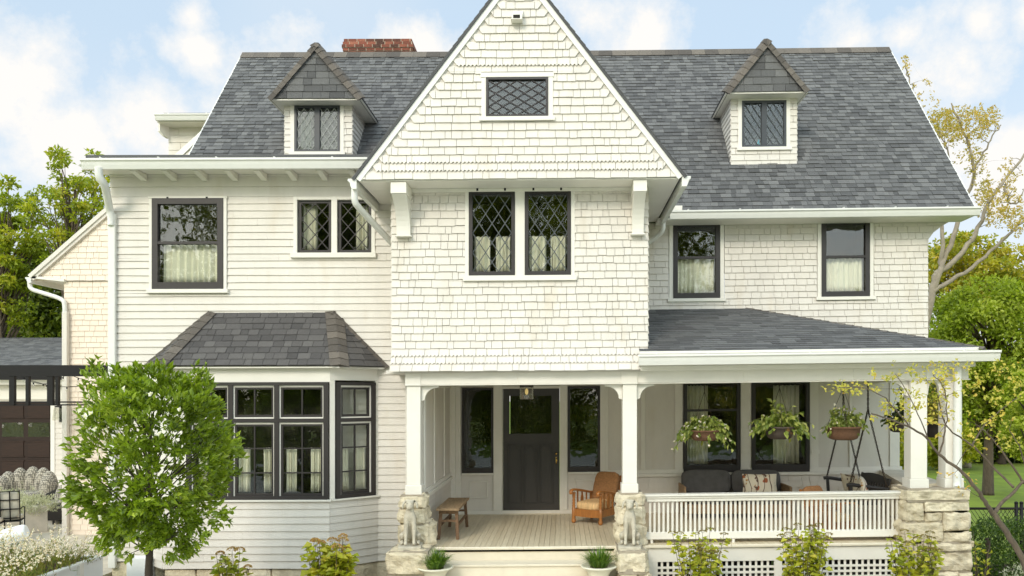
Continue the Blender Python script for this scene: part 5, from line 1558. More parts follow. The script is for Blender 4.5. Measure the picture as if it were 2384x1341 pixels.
# ------------------------------------------------------------------ hydrangeas
def hydrangea(px, D, top_py, w, heads, leafy, hm, label, group, lf=.11, nst=14):
    b_ = Vector((X(px, D), D, 0)); top = Zr(top_py, D)
    t = empty('hydrangea', b_, label, 'shrub', group)
    st = MB(); lv = MB(); hd = MB()
    for k in range(nst):
        a = R.uniform(0, 6.28); rr = (R.random()**.6)*w/2
        tip = Vector((math.cos(a)*rr, math.sin(a)*rr*.7, top*R.uniform(.72, 1.0)))
        if k == 0: tip = Vector((w*.22, 0, top))
        if k == 1: tip = Vector((-w*.33, 0, top*.95))
        base = Vector((tip.x*.3, tip.y*.3, 0)); mid = (base+tip)/2 + Vector((tip.x*.12, 0, .08))
        path = [base*(1-u)**2 + mid*2*u*(1-u) + tip*u*u for u in (0, .25, .5, .75, 1)]
        st.tube(path, [.007,.006,.005,.004,.003], 5)
        for j in range(leafy):
            u = R.uniform(.18, .97); p = base*(1-u)**2 + mid*2*u*(1-u) + tip*u*u; a2 = R.uniform(0, 6.28)
            d = Vector((math.cos(a2), math.sin(a2), R.uniform(-.45, .35))).normalized()
            s_ = lf*R.uniform(.55, 1.15)*(1.1 - .35*u)
            lv.leaf(p + d*.03, d, (Vector((0,-.35,.9)) + rv()*.45).normalized(), s_, s_*.8, min(1, max(0, R.gauss(.45, .25))))
        if k < heads:
            r_ = R.uniform(.045, .07) if hm == 'hydrhead' else .05
            for j in range(120 if hm == 'hydrhead' else 60):
                o = rv().normalized(); o.z = abs(o.z)*.7 if hm == 'hydrhead' else abs(o.z)*.35
                hd.leaf(tip + o*r_, (o + rv()*.5).normalized(), rv().normalized(), .020, .018, R.random())
    L(st, 'stem', M['bark'], t); L(lv, 'foliage', M['hydr'], t)
    if hd.v: L(hd, 'flower_head', M[hm], t)
gA = 'hydrangeas with dried flower heads below the bay'; gB = 'leggy yellow green shrubs below the porch railing'
hydrangea(540, 11.4, 1282, .50, 5, 16, 'hydrhead', 'small hydrangea with browning heads below the middle of the bay window', gA, .16, 13)
hydrangea(772, 11.3, 1250, .72, 8, 30, 'hydrhead', 'bigger hydrangea with tan dried heads at the right corner of the bay', gA, .18, 21)
hydrangea(1625, 11.7, 1232, .80, 14, 26, 'seedhead', 'leggy yellow green shrub in front of the left lattice panel', gB, .125, 22)
hydrangea(1876, 11.6, 1222, .86, 15, 30, 'seedhead', 'leggy yellow green shrub in front of the middle of the railing', gB, .13, 24)
hydrangea(2135, 11.5, 1240, .84, 14, 30, 'seedhead', 'leggy yellow green shrub growing against the right stone pier', gB, .13, 22)

# ------------------------------------------------------------------ round shrub tree in front of the bay
def gardenia():
    D = 9.9; bx = X(347, D)
    t = empty('shrub_tree', (bx, D, 0), 'round glossy green shrub tree with white blossoms in front of the bay', 'tree')
    tr = MB(); lv = MB(); fl = MB()
    cc = Vector((X(362, D)-bx, 0, Zr(1058, D)))
    tr.tube([(0,0,0), (.01,0,.5), (-.01,.01,1.0), (.02,0,1.5), (.0,.02,2.2), (.02,0,2.9)], [.062,.052,.046,.036,.022,.008], 10)
    tips = []
    def inside(v):
        k = 1 + .26*noise.noise(v*2.3 + Vector((4,1,7))) + .34*noise.noise(v*5.5)
        e_ = Vector((v.x/.76, v.y/.80, v.z/1.04)).length
        return e_ < k
    n = 0
    while n < 620:
        v = rv(); 
        v = v.normalized()*(v.length**.45)
        v = Vector((v.x*1.22, v.y*1.1, v.z*1.40))
        if not inside(v): continue
        if v.z < -.5 and abs(v.x) > .85 + .4*(v.z+.5): continue
        n += 1; tips.append(cc + v)
    for px, py in ((212,868),(228,852),(244,866),(200,880),(232,885),(206,905),(208,945),(198,965),(215,930),(300,880),(285,872),(372,868),(365,880),(420,900),(412,915),(470,958),(455,985),(505,985),(520,1010),(530,1040),(548,1030),(492,1010),(515,1060),(540,1055),(505,1190),(518,1210),(525,1190),(490,1225),(470,1250),(455,1265),(430,1280),(500,1215), (208,1040),(200,1100),(198,1160),(300,1290),(280,1275)):
        v = P(px, py, D + R.uniform(-.25, .25)); tips.append(Vector((v.x-bx, v.y-D, v.z)))
    for p in tips:
        o = p - cc; z0 = max(1.25, min(2.7, p.z - .35 - .5*math.hypot(o.x, o.y)))
        if R.random() < .09:
            s_ = Vector((0, 0, z0)); mid = s_.lerp(p, .5) + rv()*.06 + Vector((0,0,.05)); tr.tube([s_, mid, p], [.011, .007, .003], 5, cap=False)
        out = (o.normalized() + Vector((0,0,.55))).normalized()
        base_t = .46 + .32*noise.noise(p*2.1) 
        for j in range(R.randint(16, 23)):
            q = p + rv()*.085
            d = (out*.8 + rv()*.85).normalized()
            L_ = R.uniform(.06, .125)
            lv.leaf(q, d, (rv()*.6 + out).normalized(), L_, L_*.42, min(1, max(0, base_t + R.gauss(0, .18))))
    for px, py in ((205,923),(188,956),(206,954),(200,970),(214,964),(206,1003),(222,1000),(212,1010),(310,940),(290,905),(352,918),(246,1030),(250,1000),(232,1060),(420,955),(372,1010),(236,1205)):
        v = P(px, py, D - R.uniform(.55, .75)*(1 - .5*abs(px-350)/190)); c_ = Vector((v.x-bx, v.y-D, v.z))
        for q in range(7): fl.leaf(c_, (rv()*.8 + Vector((0,-.6,.2))).normalized(), (Vector((0,-1,.3))+rv()*.5).normalized(), R.uniform(.035,.05), .036, R.random())
    L(tr, 'trunk', M['darkbark'], t); L(lv, 'crown', M['gard'], t); L(fl, 'blossom', M['white_petal'], t)
gardenia()

# ------------------------------------------------------------------ yellow leaved tree on the right
def limb_tree(name, label, cat, base_px, limbs, D0, wob, bark, lm, clusters, twig, leaf, group=None, base=None, dens=1.0, sub=True, droop=.1):
    """limbs are (radius0, radius1, [(px, py, depth)...]); clusters are (px, py, rx, ry, n) at the limbs' depth"""
    b_ = Vector((X(base_px, D0), D0, 0)) if base is None else base
    t = empty(name, b_, label, cat, group)
    tr = MB(); lv = MB(); pool = []
    for r0, r1, pts_ in limbs:
        path = [P(*p) - b_ for p in pts_]; path = smooth(path, 2)
        for i in range(1, len(path)-1): path[i] = path[i] + rv()*wob
        n = len(path); tr.tube(path, [r0 + (r1-r0)*(i/(n-1))**.8 for i in range(n)], 8)
        pool += [(p, r0 + (r1-r0)*(i/(n-1))) for i, p in enumerate(path)]
    for px, py, rx, ry, n, tn in clusters:
        for _ in range(int(n*dens)):
            v = rv(); D = D0 + v.y*twig[2]
            q = P(px + v.x*rx, py + v.z*ry, D) - b_
            near = min(pool, key=lambda k: (k[0]-q).length + (0.15*twig[1] if k[0].z > q.z else 0))
            s_ = near[0]; ln = (q-s_).length
            if ln > twig[1]*4: s_ = q + rv()*twig[1]
            mid = s_.lerp(q, .5) + rv()*ln*.12 + Vector((0,0,ln*.10))
            r_ = min(twig[0], near[1]*.7)
            tr.tube([s_, s_.lerp(mid, .6) + rv()*ln*.04, mid, mid.lerp(q, .6) + rv()*ln*.04, q], [r_, r_*.8, r_*.6, r_*.4, r_*.25], 4, cap=False)
            pool.append((mid, r_*.6)) if sub else None
            if sub and R.random() < .6: pool.append((q, r_*.3))
            for j in range(leaf[2]):
                u = R.uniform(.35, 1.0); p = mid.lerp(q, u) + rv()*leaf[0]*.8
                d = ((q-s_).normalized()*.5 + rv() + Vector((0,0,-droop))).normalized()
                lv.leaf(p, d, (rv() + Vector((0,-.3,.8))).normalized(), leaf[0]*R.uniform(.6,1.2), leaf[1]*R.uniform(.7,1.2), min(1, max(0, R.gauss(tn, .2))))
    L(tr, 'trunk', M[bark], t); L(lv, 'foliage', M[lm], t)
    return t
D = 9.9
limb_tree('small_tree', 'low leaning tree with grey forked branches and sparse yellow leaves at the right', 'tree', 2420, [
    (.046, .034, [(2440, 1500, D), (2384, 1300, D), (2345, 1245, D), (2312, 1195, D)]),
    (.030, .007, [(2312, 1195, D), (2290, 1165, D-.1), (2262, 1120, D-.2), (2228, 1090, D-.2), (2190, 1065, D-.2), (2160, 1020, D-.3), (2120, 995, D-.3), (2070, 975, D-.4), (2028, 962, D-.4)]),
    (.028, .012, [(2312, 1195, D), (2345, 1160, D+.1), (2384, 1120, D+.2), (2440, 1080, D+.2)]),
    (.017, .005, [(2360, 1135, D+.1), (2300, 1075, D+.3), (2262, 1035, D+.3), (2240, 1020, D+.3), (2205, 1000, D+.2), (2190, 960, D+.1), (2180, 905, D)]),
    (.014, .004, [(2262, 1038, D+.3), (2290, 990, D+.4), (2320, 960, D+.4), (2384, 915, D+.5)]),
    (.013, .004, [(2185, 1060, D-.2), (2200, 1010, D-.2), (2205, 960, D-.2), (2200, 900, D-.2), (2170, 870, D-.2)]),
    (.010, .003, [(2120, 995, D-.3), (2080, 950, D-.35), (2050, 915, D-.4), (1990, 900, D-.4), (1935, 905, D-.4)]),
    (.010, .003, [(2160, 1022, D-.3), (2140, 970, D-.3), (2110, 910, D-.3), (2085, 870, D-.3)]),
    (.018, .004, [(2384, 1125, D+.2), (2340, 1060, D+.2), (2310, 1020, D+.2), (2270, 985, D+.2)]),
    (.012, .004, [(2400, 1150, D+.2), (2384, 1060, D), (2350, 1000, D)]),
], D, .012, 'bark', 'yellow', [(1985, 905, 75, 14, 26, .45), (2085, 865, 60, 22, 18, .4), (2080, 950, 55, 60, 30, .35), (2170, 900, 55, 60, 34, .5), (2120, 950, 30, 40, 12, .4), (2230, 890, 60, 50, 30, .5), (2330, 900, 60, 70, 26, .45),
        (2300, 1000, 70, 60, 18, .6), (2350, 1030, 30, 30, 8, .4), (2200, 980, 50, 50, 14, .6), (2370, 870, 30, 40, 8, .4), (2240, 1120, 70, 40, 5, .9)],
    (.0045, .25, .35), (.055, .035, 4), dens=1.2)

# ------------------------------------------------------------------ hedge, metal fence, small plants on the right
def leafmass(mb, c, rx, ry, rz, n, lf, w, tone=.45, amp=.25, sc=1.6, shell=.5, up=.15, var=.2, cl=.3, flat=None):
    c = Vector(c)
    for _ in range(n):
        v = rv(); v = v.normalized()*(v.length**shell)
        k = 1 + amp*noise.noise(v*sc*1.7 + c*.7) + amp*.6*noise.noise(v*sc*4.5 + c)
        p = c + Vector((v.x*rx*k, v.y*ry*k, v.z*rz*k))
        if flat is not None and p.z < flat: continue
        d = (v*.6 + rv() + Vector((0,0,up))).normalized()
        t = tone + cl*noise.noise(p*(1.2/max(rx, .3))*2.2) + R.gauss(0, var)
        mb.leaf(p, d, (rv() + v*.5 + Vector((0,0,.4))).normalized(), lf*R.uniform(.6, 1.3), w*R.uniform(.7, 1.2), min(1, max(0, t)))
for i, (px, D, w, h, lab) in enumerate(((2300, 13.2, .62, 1.05, 'clipped dark green boxwood beside the right stone pier, inside the fence'), (2385, 13.4, .62, 1.1, 'clipped dark green boxwood at the right edge under the leaning tree'))):
    t = empty('boxwood', (X(px, D), D, 0), lab, 'shrub', 'boxwoods in front of the black fence')
    mb = MB()
    for k in range(5200):
        v = Vector((R.uniform(-1,1), R.uniform(-1,1), R.uniform(0,1)))
        if max(abs(v.x), abs(v.y), abs(v.z*2-1)) < .72 and R.random() < .8: continue
        k_ = 1 + .10*noise.noise(v*3.1 + Vector((i*5,0,0)))
        p = Vector((v.x*w*k_, v.y*.45*k_, v.z*h*k_)); d = (rv() + Vector((v.x*.4, v.y*.4, .5))).normalized()
        mb.leaf(p, d, rv().normalized(), .05, .03, min(1, max(0, .4 + .3*noise.noise(p*6) + R.gauss(0,.2))))
    L(mb, 'foliage', M['box'], t)
    mb = MB(); mb.tube([(0,0,0), (0,0,h*.8)], .04, 8); L(mb, 'trunk', M['darkbark'], t)
fn = empty('metal_fence', (9.0, 14.4, 0), 'low black chain link fence with round posts on the lawn edge', 'fence')
Df = 14.4; zr_ = Zr(1184, Df)
mb = MB(); mb.tube([(6.9, Df, zr_), (11.5, Df, zr_)], .022, 8); L2 = lambda mb, name, m: mb.build(name, m, fn); L2(mb, 'rail', M['black'])
for px in (2366, 2378):
    mb = MB(); xx = X(px, Df); mb.tube([(xx, Df, 0), (xx, Df, zr_+.09)], .03, 10); mb.blob((xx, Df, zr_+.10), .036, .036, .03, 8, 6); L2(mb, 'post', M['black'])
mb = MB()
x = 6.9
while x < 11.4:
    for sg in (1, -1):
        mb.beam((x, Df+.004*sg, .05) if sg > 0 else (x+.75, Df+.004*sg, .05), (x+.75, Df+.004*sg, zr_) if sg > 0 else (x, Df+.004*sg, zr_), .006, .006, up=(0,1,0))
    x += .075
L2(mb, 'mesh', M['black'])
t = empty('seedling_shrub', (X(2282, 12.4), 12.4, 0), 'thin bare stemmed shrub with few leaves at the foot of the right pier', 'shrub')
mb = MB(); lv = MB()
for k in range(6):
    tip = Vector((R.uniform(-.16,.22), R.uniform(-.1,.1), R.uniform(.75, 1.12))); mb.tube([(tip.x*.2, tip.y*.2, 0), tip*.55, tip], [.006,.005,.003], 4)
    for j in range(9): fol(lv, tip*R.uniform(.4, 1), 1, .04, .09, .045, tone=(.1,.8))
L(mb, 'stem', M['bark'], t); L(lv, 'foliage', M['hydr'], t)
t = empty('silver_shrub', (X(2376, 12.2), 12.2, 0), 'small grey green shrub at the lower right corner under the leaning trunk', 'shrub')
lv = MB(); leafmass(lv, (0,0,.28), .25, .2, .32, 700, .05, .02, .4); L(lv, 'foliage', M['silver'], t)
mb = MB(); mb.rock(X(2188, 30), X(2212, 30), 29.7, 30.2, 0, .28, .05, .05, 6); tag(mb.build('boulder', M['stone'], None, local=False), 'pale boulder on the lawn seen between the two corner columns', 'boulder')

# ------------------------------------------------------------------ left terrace
# white planter and its flowers
t = empty('planter_box', (-7.8, 11.2, 0), 'white boarded planter box at the lower left full of pale flowers', 'planter')
mb = MB(); zt = .75
mb.box(-7.03, -6.995, 9.6, 12.25, 0, zt-.03); mb.box(-9.2, -7.03, 12.22, 12.25, 0, zt-.03); mb.box(-9.2, -7.03, 9.6, 9.63, 0, zt-.03); mb.box(-9.2, -9.17, 9.63, 12.22, 0, zt-.03)
mb.build('panel', M['planter'], t)
mb = MB(); mb.box(-7.06, -6.965, 9.6, 12.28, zt-.028, zt); mb.box(-9.2, -7.062, 12.19, 12.28, zt-.028, zt); mb.build('rim', M['planter'], t)
for y in (11.60, 9.65):
    mb = MB(); mb.box(-7.04, -6.955, y, y+.10, 0, zt+.004); mb.build('post', M['trim'], t)
mb = MB(); mb.box(-9.16, -7.04, 9.64, 12.2, zt-.12, zt-.06); mb.build('soil', M['soil'], t)
def gaura():
    st = MB(); fl = MB()
    for k in range(900):
        x, y = R.uniform(-9.1, -6.95), R.uniform(9.8, 12.15)
        h = R.uniform(.22, .68)*(.75 + .35*noise.noise((x*1.5, y*1.5, 0)))
        lean = Vector((R.uniform(-.22,.25), R.uniform(-.15,.15), h)); p0 = Vector((x, y, .70)); tip = p0 + lean
        mid = p0.lerp(tip, .5) + Vector((-lean.x*.25, 0, .03))
        st.tube([p0, mid, tip], [.0025,.002,.0012], 3, tone=R.random(), cap=False)
        for j in range(7):
            q = p0.lerp(mid, R.random()); st.leaf(q, (rv()+Vector((0,0,.8))).normalized(), rv().normalized(), R.uniform(.05,.13), .012, R.random())
        for j in range(R.randint(2, 5)):
            q = mid.lerp(tip, R.uniform(.3, 1.05)) + rv()*.02
            for m_ in range(4):
                fl.leaf(q, (rv() + Vector((.2,-.3,.1))).normalized(), rv().normalized(), R.uniform(.018,.028), .020, R.random())
    o = st.build('gaura_stems', M['gauragreen'], None); tag(o, 'mass of thin green flower stems filling the white planter', 'flower stems', kind='stuff')
    o = fl.build('gaura_blossoms', M['pink_petal'], None); tag(o, 'cloud of tiny pale pink and white blossoms over the planter', 'blossoms', kind='stuff')
gaura()
mb = MB(); mb.box(-6.99, LX0+.9, 12.9, 13.1, .0, .58); tag(mb.build('cellar_hatch', M['planter'], None, bevel=.01), 'plain white boarded box against the house foot behind the shrub tree', 'hatch')
# low bench with white bolster
t = empty('low_wall', (-9.0, 13.3, 0), 'low pale wooden bench edge at the lower left corner beyond the flowers', 'bench')
mb = MB(); mb.box(-10.2, X(80, 13.0), 12.75, 13.6, .55, .62); mb.build('seat', M['deadwood'], t, bevel=.01)
mb = MB(); mb.box(-10.2, X(70, 13.0), 12.8, 13.5, .0, .548); mb.build('base', M['terrace'], t)
a, b_ = P(-30, 1266, 13.0), P(64, 1240, 13.2); mb = MB()
mb.tube([a.lerp(b_, i/16) for i in range(17)], [.15*(1+.04*noise.noise((i*.9,0,0)))*(.86 if i in (0,16) else 1) for i in range(17)], 20)
tag(mb.build('bolster', M['whitecloth'], None), 'white rolled bolster cushion lying at the lower left corner', 'bolster')
# woven chairs
def woven(loc, rz, sc, label):
    t = empty('woven_armchair', loc, label, 'armchair', 'cream woven lounge chairs on the terrace', rz=rz); t.scale = (sc, sc, sc)
    mb = MB()
    n = 7
    for k in range(n):
        a = math.pi*(k/(n-1)); x, y = math.cos(a)*.50, math.sin(a)*.34 - .05
        ht = .60 + .28*math.sin(a)
        mb.blob((x, y, .30 + ht*.32), .19, .19, .16 + ht*.34, 18, 14)
    L(mb, 'back', M['woven'], t)
    mb = MB(); mb.blob((0, -.12, .40), .46, .40, .13, 24, 12, pw=.7); L(mb, 'seat_cushion', M['woven'], t)
    mb = MB(); mb.box(-.60, .60, -.42, .38, .10, .16)
    for sx in (-1, 1):
        mb.prism([(sx*.68, -.50, .12), (sx*.68, .45, .12), (sx*.68, .45, .62), (sx*.68, -.50, .50)], (.03*sx, 0, 0))
    L(mb, 'frame', M['blackwood'], t)
    mb = MB()
    for sx in (-1, 1):
        for y in (-.36, .34): mb.box(sx*.55-.025, sx*.55+.025, y-.025, y+.025, 0, .10)
    L(mb, 'base', M['blackwood'], t)
woven((X(60, 20.3), 20.3, TERR), rad(6), 1.12, 'big cream woven lounge chair in front of the brown garage door')
woven((X(158, 19.2), 19.2, TERR), rad(-52), .95, 'cream woven lounge chair with black side beside the house corner')
# dining chairs
def dchair(loc, rz, label):
    t = empty('dining_chair', loc, label, 'chair', 'black metal chairs on the terrace', rz=rz)
    mb = MB(Matrix.Translation((0, .24, .45)) @ Matrix.Rotation(rad(-9), 4, 'X'))
    for x in (-.25, -.083, .083, .25): mb.box(x-.009, x+.009, -.012, .012, -.02, .60)
    for z in (.03, .22, .41, .585): mb.box(-.25, .25, -.008, .008, z-.009, z+.009)
    L(mb, 'back_frame', M['black'], t)
    mb = MB(Matrix.Translation((0, .17, .45)) @ Matrix.Rotation(rad(-9), 4, 'X')); cushion(mb, -.235, .235, -.06, .05, .02, .58); L(mb, 'back_cushion', M['creamcloth'], t)
    mb = MB(); cushion(mb, -.25, .25, -.27, .20, .42, .52); L(mb, 'seat_cushion', M['creamcloth'], t)
    for x in (-.25, .25):
        for y in (-.25, .24):
            mb = MB(); mb.tube([(x, y, 0), (x, y, .45)], .012, 6); L(mb, 'leg', M['black'], t)
        mb = MB(); mb.tube([(x, -.25, .45), (x, -.27, .64), (x, -.1, .67), (x, .24, .66)], .011, 6); L(mb, 'arm', M['black'], t)
    mb = MB(); mb.box(-.26, .26, -.27, .26, .405, .42); L(mb, 'seat_frame', M['black'], t)
    return t
c1_ = dchair((X(26, 16.6), 16.5, TERR), rad(205), 'black metal grid back chair with pale cushion at the left edge, whole back showing')
c2_ = copy_tree(c1_); c2_.location = (X(-16, 16.2), 16.0, TERR); c2_.rotation_euler = (0, 0, rad(200)); c2_['label'] = 'black metal grid back chair cut off by the left edge'
# concrete planters with silver plants
def silver(px, D, w, h, lab, spread, n):
    t = empty('planter', (X(px, D), D, TERR), lab, 'planter', 'beige box planters on the terrace', rz=rad(38))
    mb = MB(); mb.box(-w/2, w/2, -w/2, w/2, 0, h); L(mb, 'box', M['concrete'], t, bevel=.008)
    mb = MB(); leafmass(mb, (0, 0, h+.02), spread*.72, spread*.72, .20, int(n*.8), .045, .018, .5, amp=.5, cl=.35)
    for k in range(60):
        p = Vector((R.uniform(-1,1)*spread*1.1, R.uniform(-1,1)*spread*1.1, h + R.uniform(-.1, .3))); q = p + rv()*.16
        for i in range(8): fol(mb, p.lerp(q, i/8), 2, .015, .03, .015, tone=(.5, 1))
    L(mb, 'foliage', M['silver'], t)
silver(82, 17.6, .42, .55, 'beige box planter overflowing with silver grey foliage between the terrace chairs', .52, 3200)
silver(20, 18.6, .42, .55, 'beige box planter of silver foliage at the far left behind the metal chairs', .50, 2600)

# pergola with bulbs
t = empty('pergola', (-9.6, 15.6, TERR), 'black metal pergola frame beside the garage', 'pergola')
D = 15.6
zb0, zb1 = Zr(876, D), Zr(850, D); zl = Zr(939, D)
mb = MB(); mb.box(-14.6, X(252, D), D, D+.10, zb0, zb1); mb.build('beam', M['black'], t)
mb = MB(); mb.box(-14.6, X(245, D+2), D+2.2, D+2.3, zb0-.02, zb1-.1); mb.build('beam', M['black'], t)
for z in (zl+.025, zl-.03):
    mb = MB(); mb.box(-14.6, X(200, D), D+.03, D+.06, z-.014, z+.014); mb.build('rail', M['black'], t)
for px, w in ((-60, .10), (26, .10), (62, .06), (115, .11), (131, .06), (-20, .06)):
    mb = MB(); xx = X(px, D); mb.box(xx-w/2, xx+w/2, D+.01, D+.08, zl-.04, zb0-.001); mb.build('post', M['black'], t)
mb = MB(); mb.box(-14.6, -14.45, D, D+.12, TERR, zb0-.001); mb.build('post', M['black'], t)
t = empty('string_lights', (-9.8, 16.2, 3.4), 'sagging string of small clear bulbs hanging under the black pergola', 'string lights')
for (p0, p1, sg) in (((-10.9, 15.75, 3.72), (-9.2, 16.9, 3.72), .36), ((-9.9, 15.72, 3.72), (-8.0, 17.0, 3.72), .34), ((-11.3, 16.6, 3.72), (-9.6, 15.8, 3.72), .30)):
    p0, p1 = Vector(p0), Vector(p1); pts_ = [p0.lerp(p1, i/12) - Vector((0,0,sg*4*(i/12)*(1-i/12))) for i in range(13)]
    mb = MB(); mb.tube(pts_, .006, 4); mb.build('wire', M['black'], t)
    for i in (2, 4, 6, 8, 10):
        mb = MB(); mb.tube([pts_[i], pts_[i]-Vector((0,0,.04))], .014, 6); mb.build('socket', M['black'], t)
        mb = MB(); mb.blob(pts_[i]-Vector((0,0,.065)), .026, .026, .032, 8, 6); mb.build('bulb', M['lampglass'], t)

# garage
ga = empty('garage', (-18, 26, TERR), 'white garage with grey shingle roof and dark brown panelled door', 'garage')
DGa = 24.0
gx = lambda px: X(px, DGa); gz = lambda py: Zr(py, DGa)
gd1, gtop = gx(119), gz(930)
mb = MB(); courses(mb, frontmap(DGa), gd1+.12, -12.0, TERR, gz(900), .155, .6, 2, t=.016); mb.box(-24, -12, DGa+.02, DGa+.1, gz(935), gz(895)); mb.box(-12, -11.9, DGa, DGa+7, TERR, gz(900)); mb.build('wall', M['siding'], ga)
mb = MB(); mb.box(gd1, gd1+.12, DGa-.03, DGa+.05, TERR, gz(932)); mb.box(-24, -11.8, DGa-.3, DGa+.02, gz(896), gz(882)); mb.box(-24, -11.9, DGa-.04, DGa+.019, gz(930), gz(897)); mb.build('trim', M['trim'], ga)
mb = MB(); vv = Vector((0, 4.3, gz(790)*1.0 + (gz(790)-CZ)*.18 - gz(872))); m_ = planemap((-24, DGa-.45, gz(872)+.02), (1,0,0), vv)
courses(mb, m_, 0, 13.0, 0, vv.length, .135, .14, .40, t=.012, trand=.4, tones=(.1,1)); mb.build('roof', M['roof'], ga)
mb = MB(); mb.box(-24, -11.1, DGa-.60, DGa-.46, gz(881)+.02, gz(871)+.02); mb.build('gutter', M['gutter'], ga)
gdoor = None
mb = MB(); mb.box(-20, gd1-.01, DGa+.06, DGa+.1, TERR, gtop); gdoor = mb.build('garage_door', M['garagewood'], ga)
cols = [(gx(119)-.02 - (k+1)*.78, gx(119)-.02 - k*.78) for k in range(6)]
rws = [(Zr(972, DGa), Zr(943, DGa)), (Zr(1017, DGa), Zr(984, DGa)), (Zr(1062, DGa), Zr(1029, DGa)), (Zr(1107, DGa), Zr(1074, DGa)), (Zr(1150, DGa), Zr(1118, DGa))]
for c in cols:
    for i, r_ in enumerate(rws):
        if i != 1:
            mb = MB(); mb.prism([(c[0]+.08, DGa+.045, r_[0]), (c[1]-.06, DGa+.045, r_[0]), (c[1]-.06, DGa+.045, r_[1]), (c[0]+.08, DGa+.045, r_[1])], (0, .014, 0), .9)
            mb.box(c[0]+.05, c[1]-.03, DGa+.03, DGa+.0445, r_[1]+.001, r_[1]+.03, .9); mb.box(c[0]+.05, c[1]-.03, DGa+.03, DGa+.0445, r_[0]-.03, r_[0]-.001, .9)
            mb.build('door_panel', M['garagewood'], gdoor)
for c in cols[:4]:
    mb = MB(); mb.box(c[0]+.08, c[1]-.06, DGa+.045, DGa+.0585, rws[1][0], rws[1][1]); mb.build('door_window', M['oldglass'], gdoor)
    mb = MB(); mb.box(c[0]+.08, c[1]-.06, DGa+.0590, DGa+.0596, rws[1][0], rws[1][1]); mb.build('window_backing', M['room'], gdoor)
xs_ = gx(141)
mb = MB(); mb.box(xs_-.02, xs_+.11, DGa-.04, DGa-.0, gz(982), gz(947)); mb.prism([(xs_-.04, DGa-.22, gz(948)), (xs_+.09, DGa-.22, gz(948)), (xs_+.09, DGa-.041, gz(946)), (xs_-.04, DGa-.041, gz(946))], (0, 0, .03)); wl_ = mb.build('wall_lantern', M['black'], ga)
mb = MB(); mb.prism([(xs_-.10, DGa-.24, gz(978)), (xs_+.05, DGa-.24, gz(978)), (xs_+.05, DGa-.06, gz(978)), (xs_-.10, DGa-.06, gz(978))], (.045, 0, .36)); mb.build('lantern_glass', M['lampglass'], wl_)

# ------------------------------------------------------------------ background trees
def big_tree(name, label, px, D, crown, lm, bark, n, lf, group, trunk_r=.25, tone=.45, gaps=.45, cl=.35, limbs=10, clumps=40, shell=.5):
    """crown: (px, py, half width, half height) in photo pixels at depth D"""
    b_ = Vector((X(px, D), D, 0)); t = empty(name, b_, label, 'tree', group)
    cpx, cpy, hw, hh = crown; cc = P(cpx, cpy, D) - b_; rx, rz = hw*D/F, hh*D/F
    tr = MB(); lv = MB()
    top = cc.z + rz*.5
    path = [Vector((0,0,0)), Vector((R.uniform(-.1,.1), 0, top*.35)), Vector((cc.x*.5, R.uniform(-.2,.2), top*.7)), Vector((cc.x, 0, top))]
    tr.tube(smooth(path, 2), [trunk_r*(1 - .9*i/(len(smooth(path,2))-1)) for i in range(len(smooth(path,2)))], 8)
    cs = []
    while len(cs) < clumps:
        v = rv(); v = v.normalized()*(v.length**shell)
        cs.append(cc + Vector((v.x*rx*.92, v.y*rx*.8, v.z*rz*.92)))
    for k, p in enumerate(cs):
        s_ = Vector((cc.x*.6*min(1, p.z/top), 0, max(.3*top, min(p.z - .15*rz, top*.95)*R.uniform(.6, .9))))
        ln = (p-s_).length; mid = s_.lerp(p, .5) + rv()*ln*.10 + Vector((0,0,ln*.08)); r_ = trunk_r*.32
        tr.tube([s_, s_.lerp(mid, .6)+rv()*ln*.03, mid, mid.lerp(p, .5)+rv()*ln*.05, p], [r_, r_*.8, r_*.55, r_*.35, r_*.15], 5, cap=False)
        tn = tone + cl*R.uniform(-1, 1)*.7
        cr = gaps*rx*R.uniform(.6, 1.15)
        for j in range(int(n/clumps)):
            v = rv(); q = p + Vector((v.x*cr, v.y*cr, v.z*cr*.72))
            d = (rv() + v*.4 + Vector((0,0,-.15))).normalized()
            lv.leaf(q, d, (rv() + Vector((0,-.2,.8))).normalized(), lf*R.uniform(.6,1.3), lf*.62*R.uniform(.7,1.2), min(1, max(0, tn + R.gauss(0,.16))))
    L(tr, 'trunk', M[bark], t); L(lv, 'crown', M[lm], t)
    return t
gL = 'trees beyond the terrace'; gR = 'trees beyond the lawn'
big_tree('maple_tree', 'tall thin maple with sky showing through its turning leaves, left of the house', 165, 27, (175, 500, 120, 165), 'maple', 'bark', 5200, .15, gL, .12, .5, .17, clumps=85, shell=.9)
big_tree('maple_tree', 'denser green maple at the far left edge above the garage', 0, 28, (0, 590, 105, 195), 'maple', 'bark', 8500, .17, gL, .18, .42, .24, clumps=75, shell=.8)
big_tree('maple_tree', 'dark green tree right behind the garage roof beside the ell', 120, 34, (115, 690, 140, 120), 'dense', 'darkbark', 12000, .22, gL, .25, .45, .30, clumps=50, shell=.7)
big_tree('shade_tree', 'dark tree low behind the left end of the garage', -20, 38, (-10, 750, 130, 130), 'dense', 'darkbark', 8000, .26, gL, .25, .4, .34, clumps=36)
big_tree('shade_tree', 'dark green tree close behind the garage beside the house wall', 215, 36, (215, 780, 80, 110), 'dense', 'darkbark', 7000, .24, gL, .2, .3, .4, clumps=30)
big_tree('orange_tree', 'orange and green turning tree behind the right corner of the house', 2250, 36, (2260, 655, 130, 100), 'orangeleaf', 'palebark', 9000, .22, gR, .22, .45, .30, clumps=45, shell=.7)
big_tree('bright_tree', 'big bright green tree right of the house wall above the porch roof', 2300, 26, (2310, 820, 160, 185), 'willow', 'bark', 24000, .15, gR, .2, .5, .30, clumps=80, shell=.65)
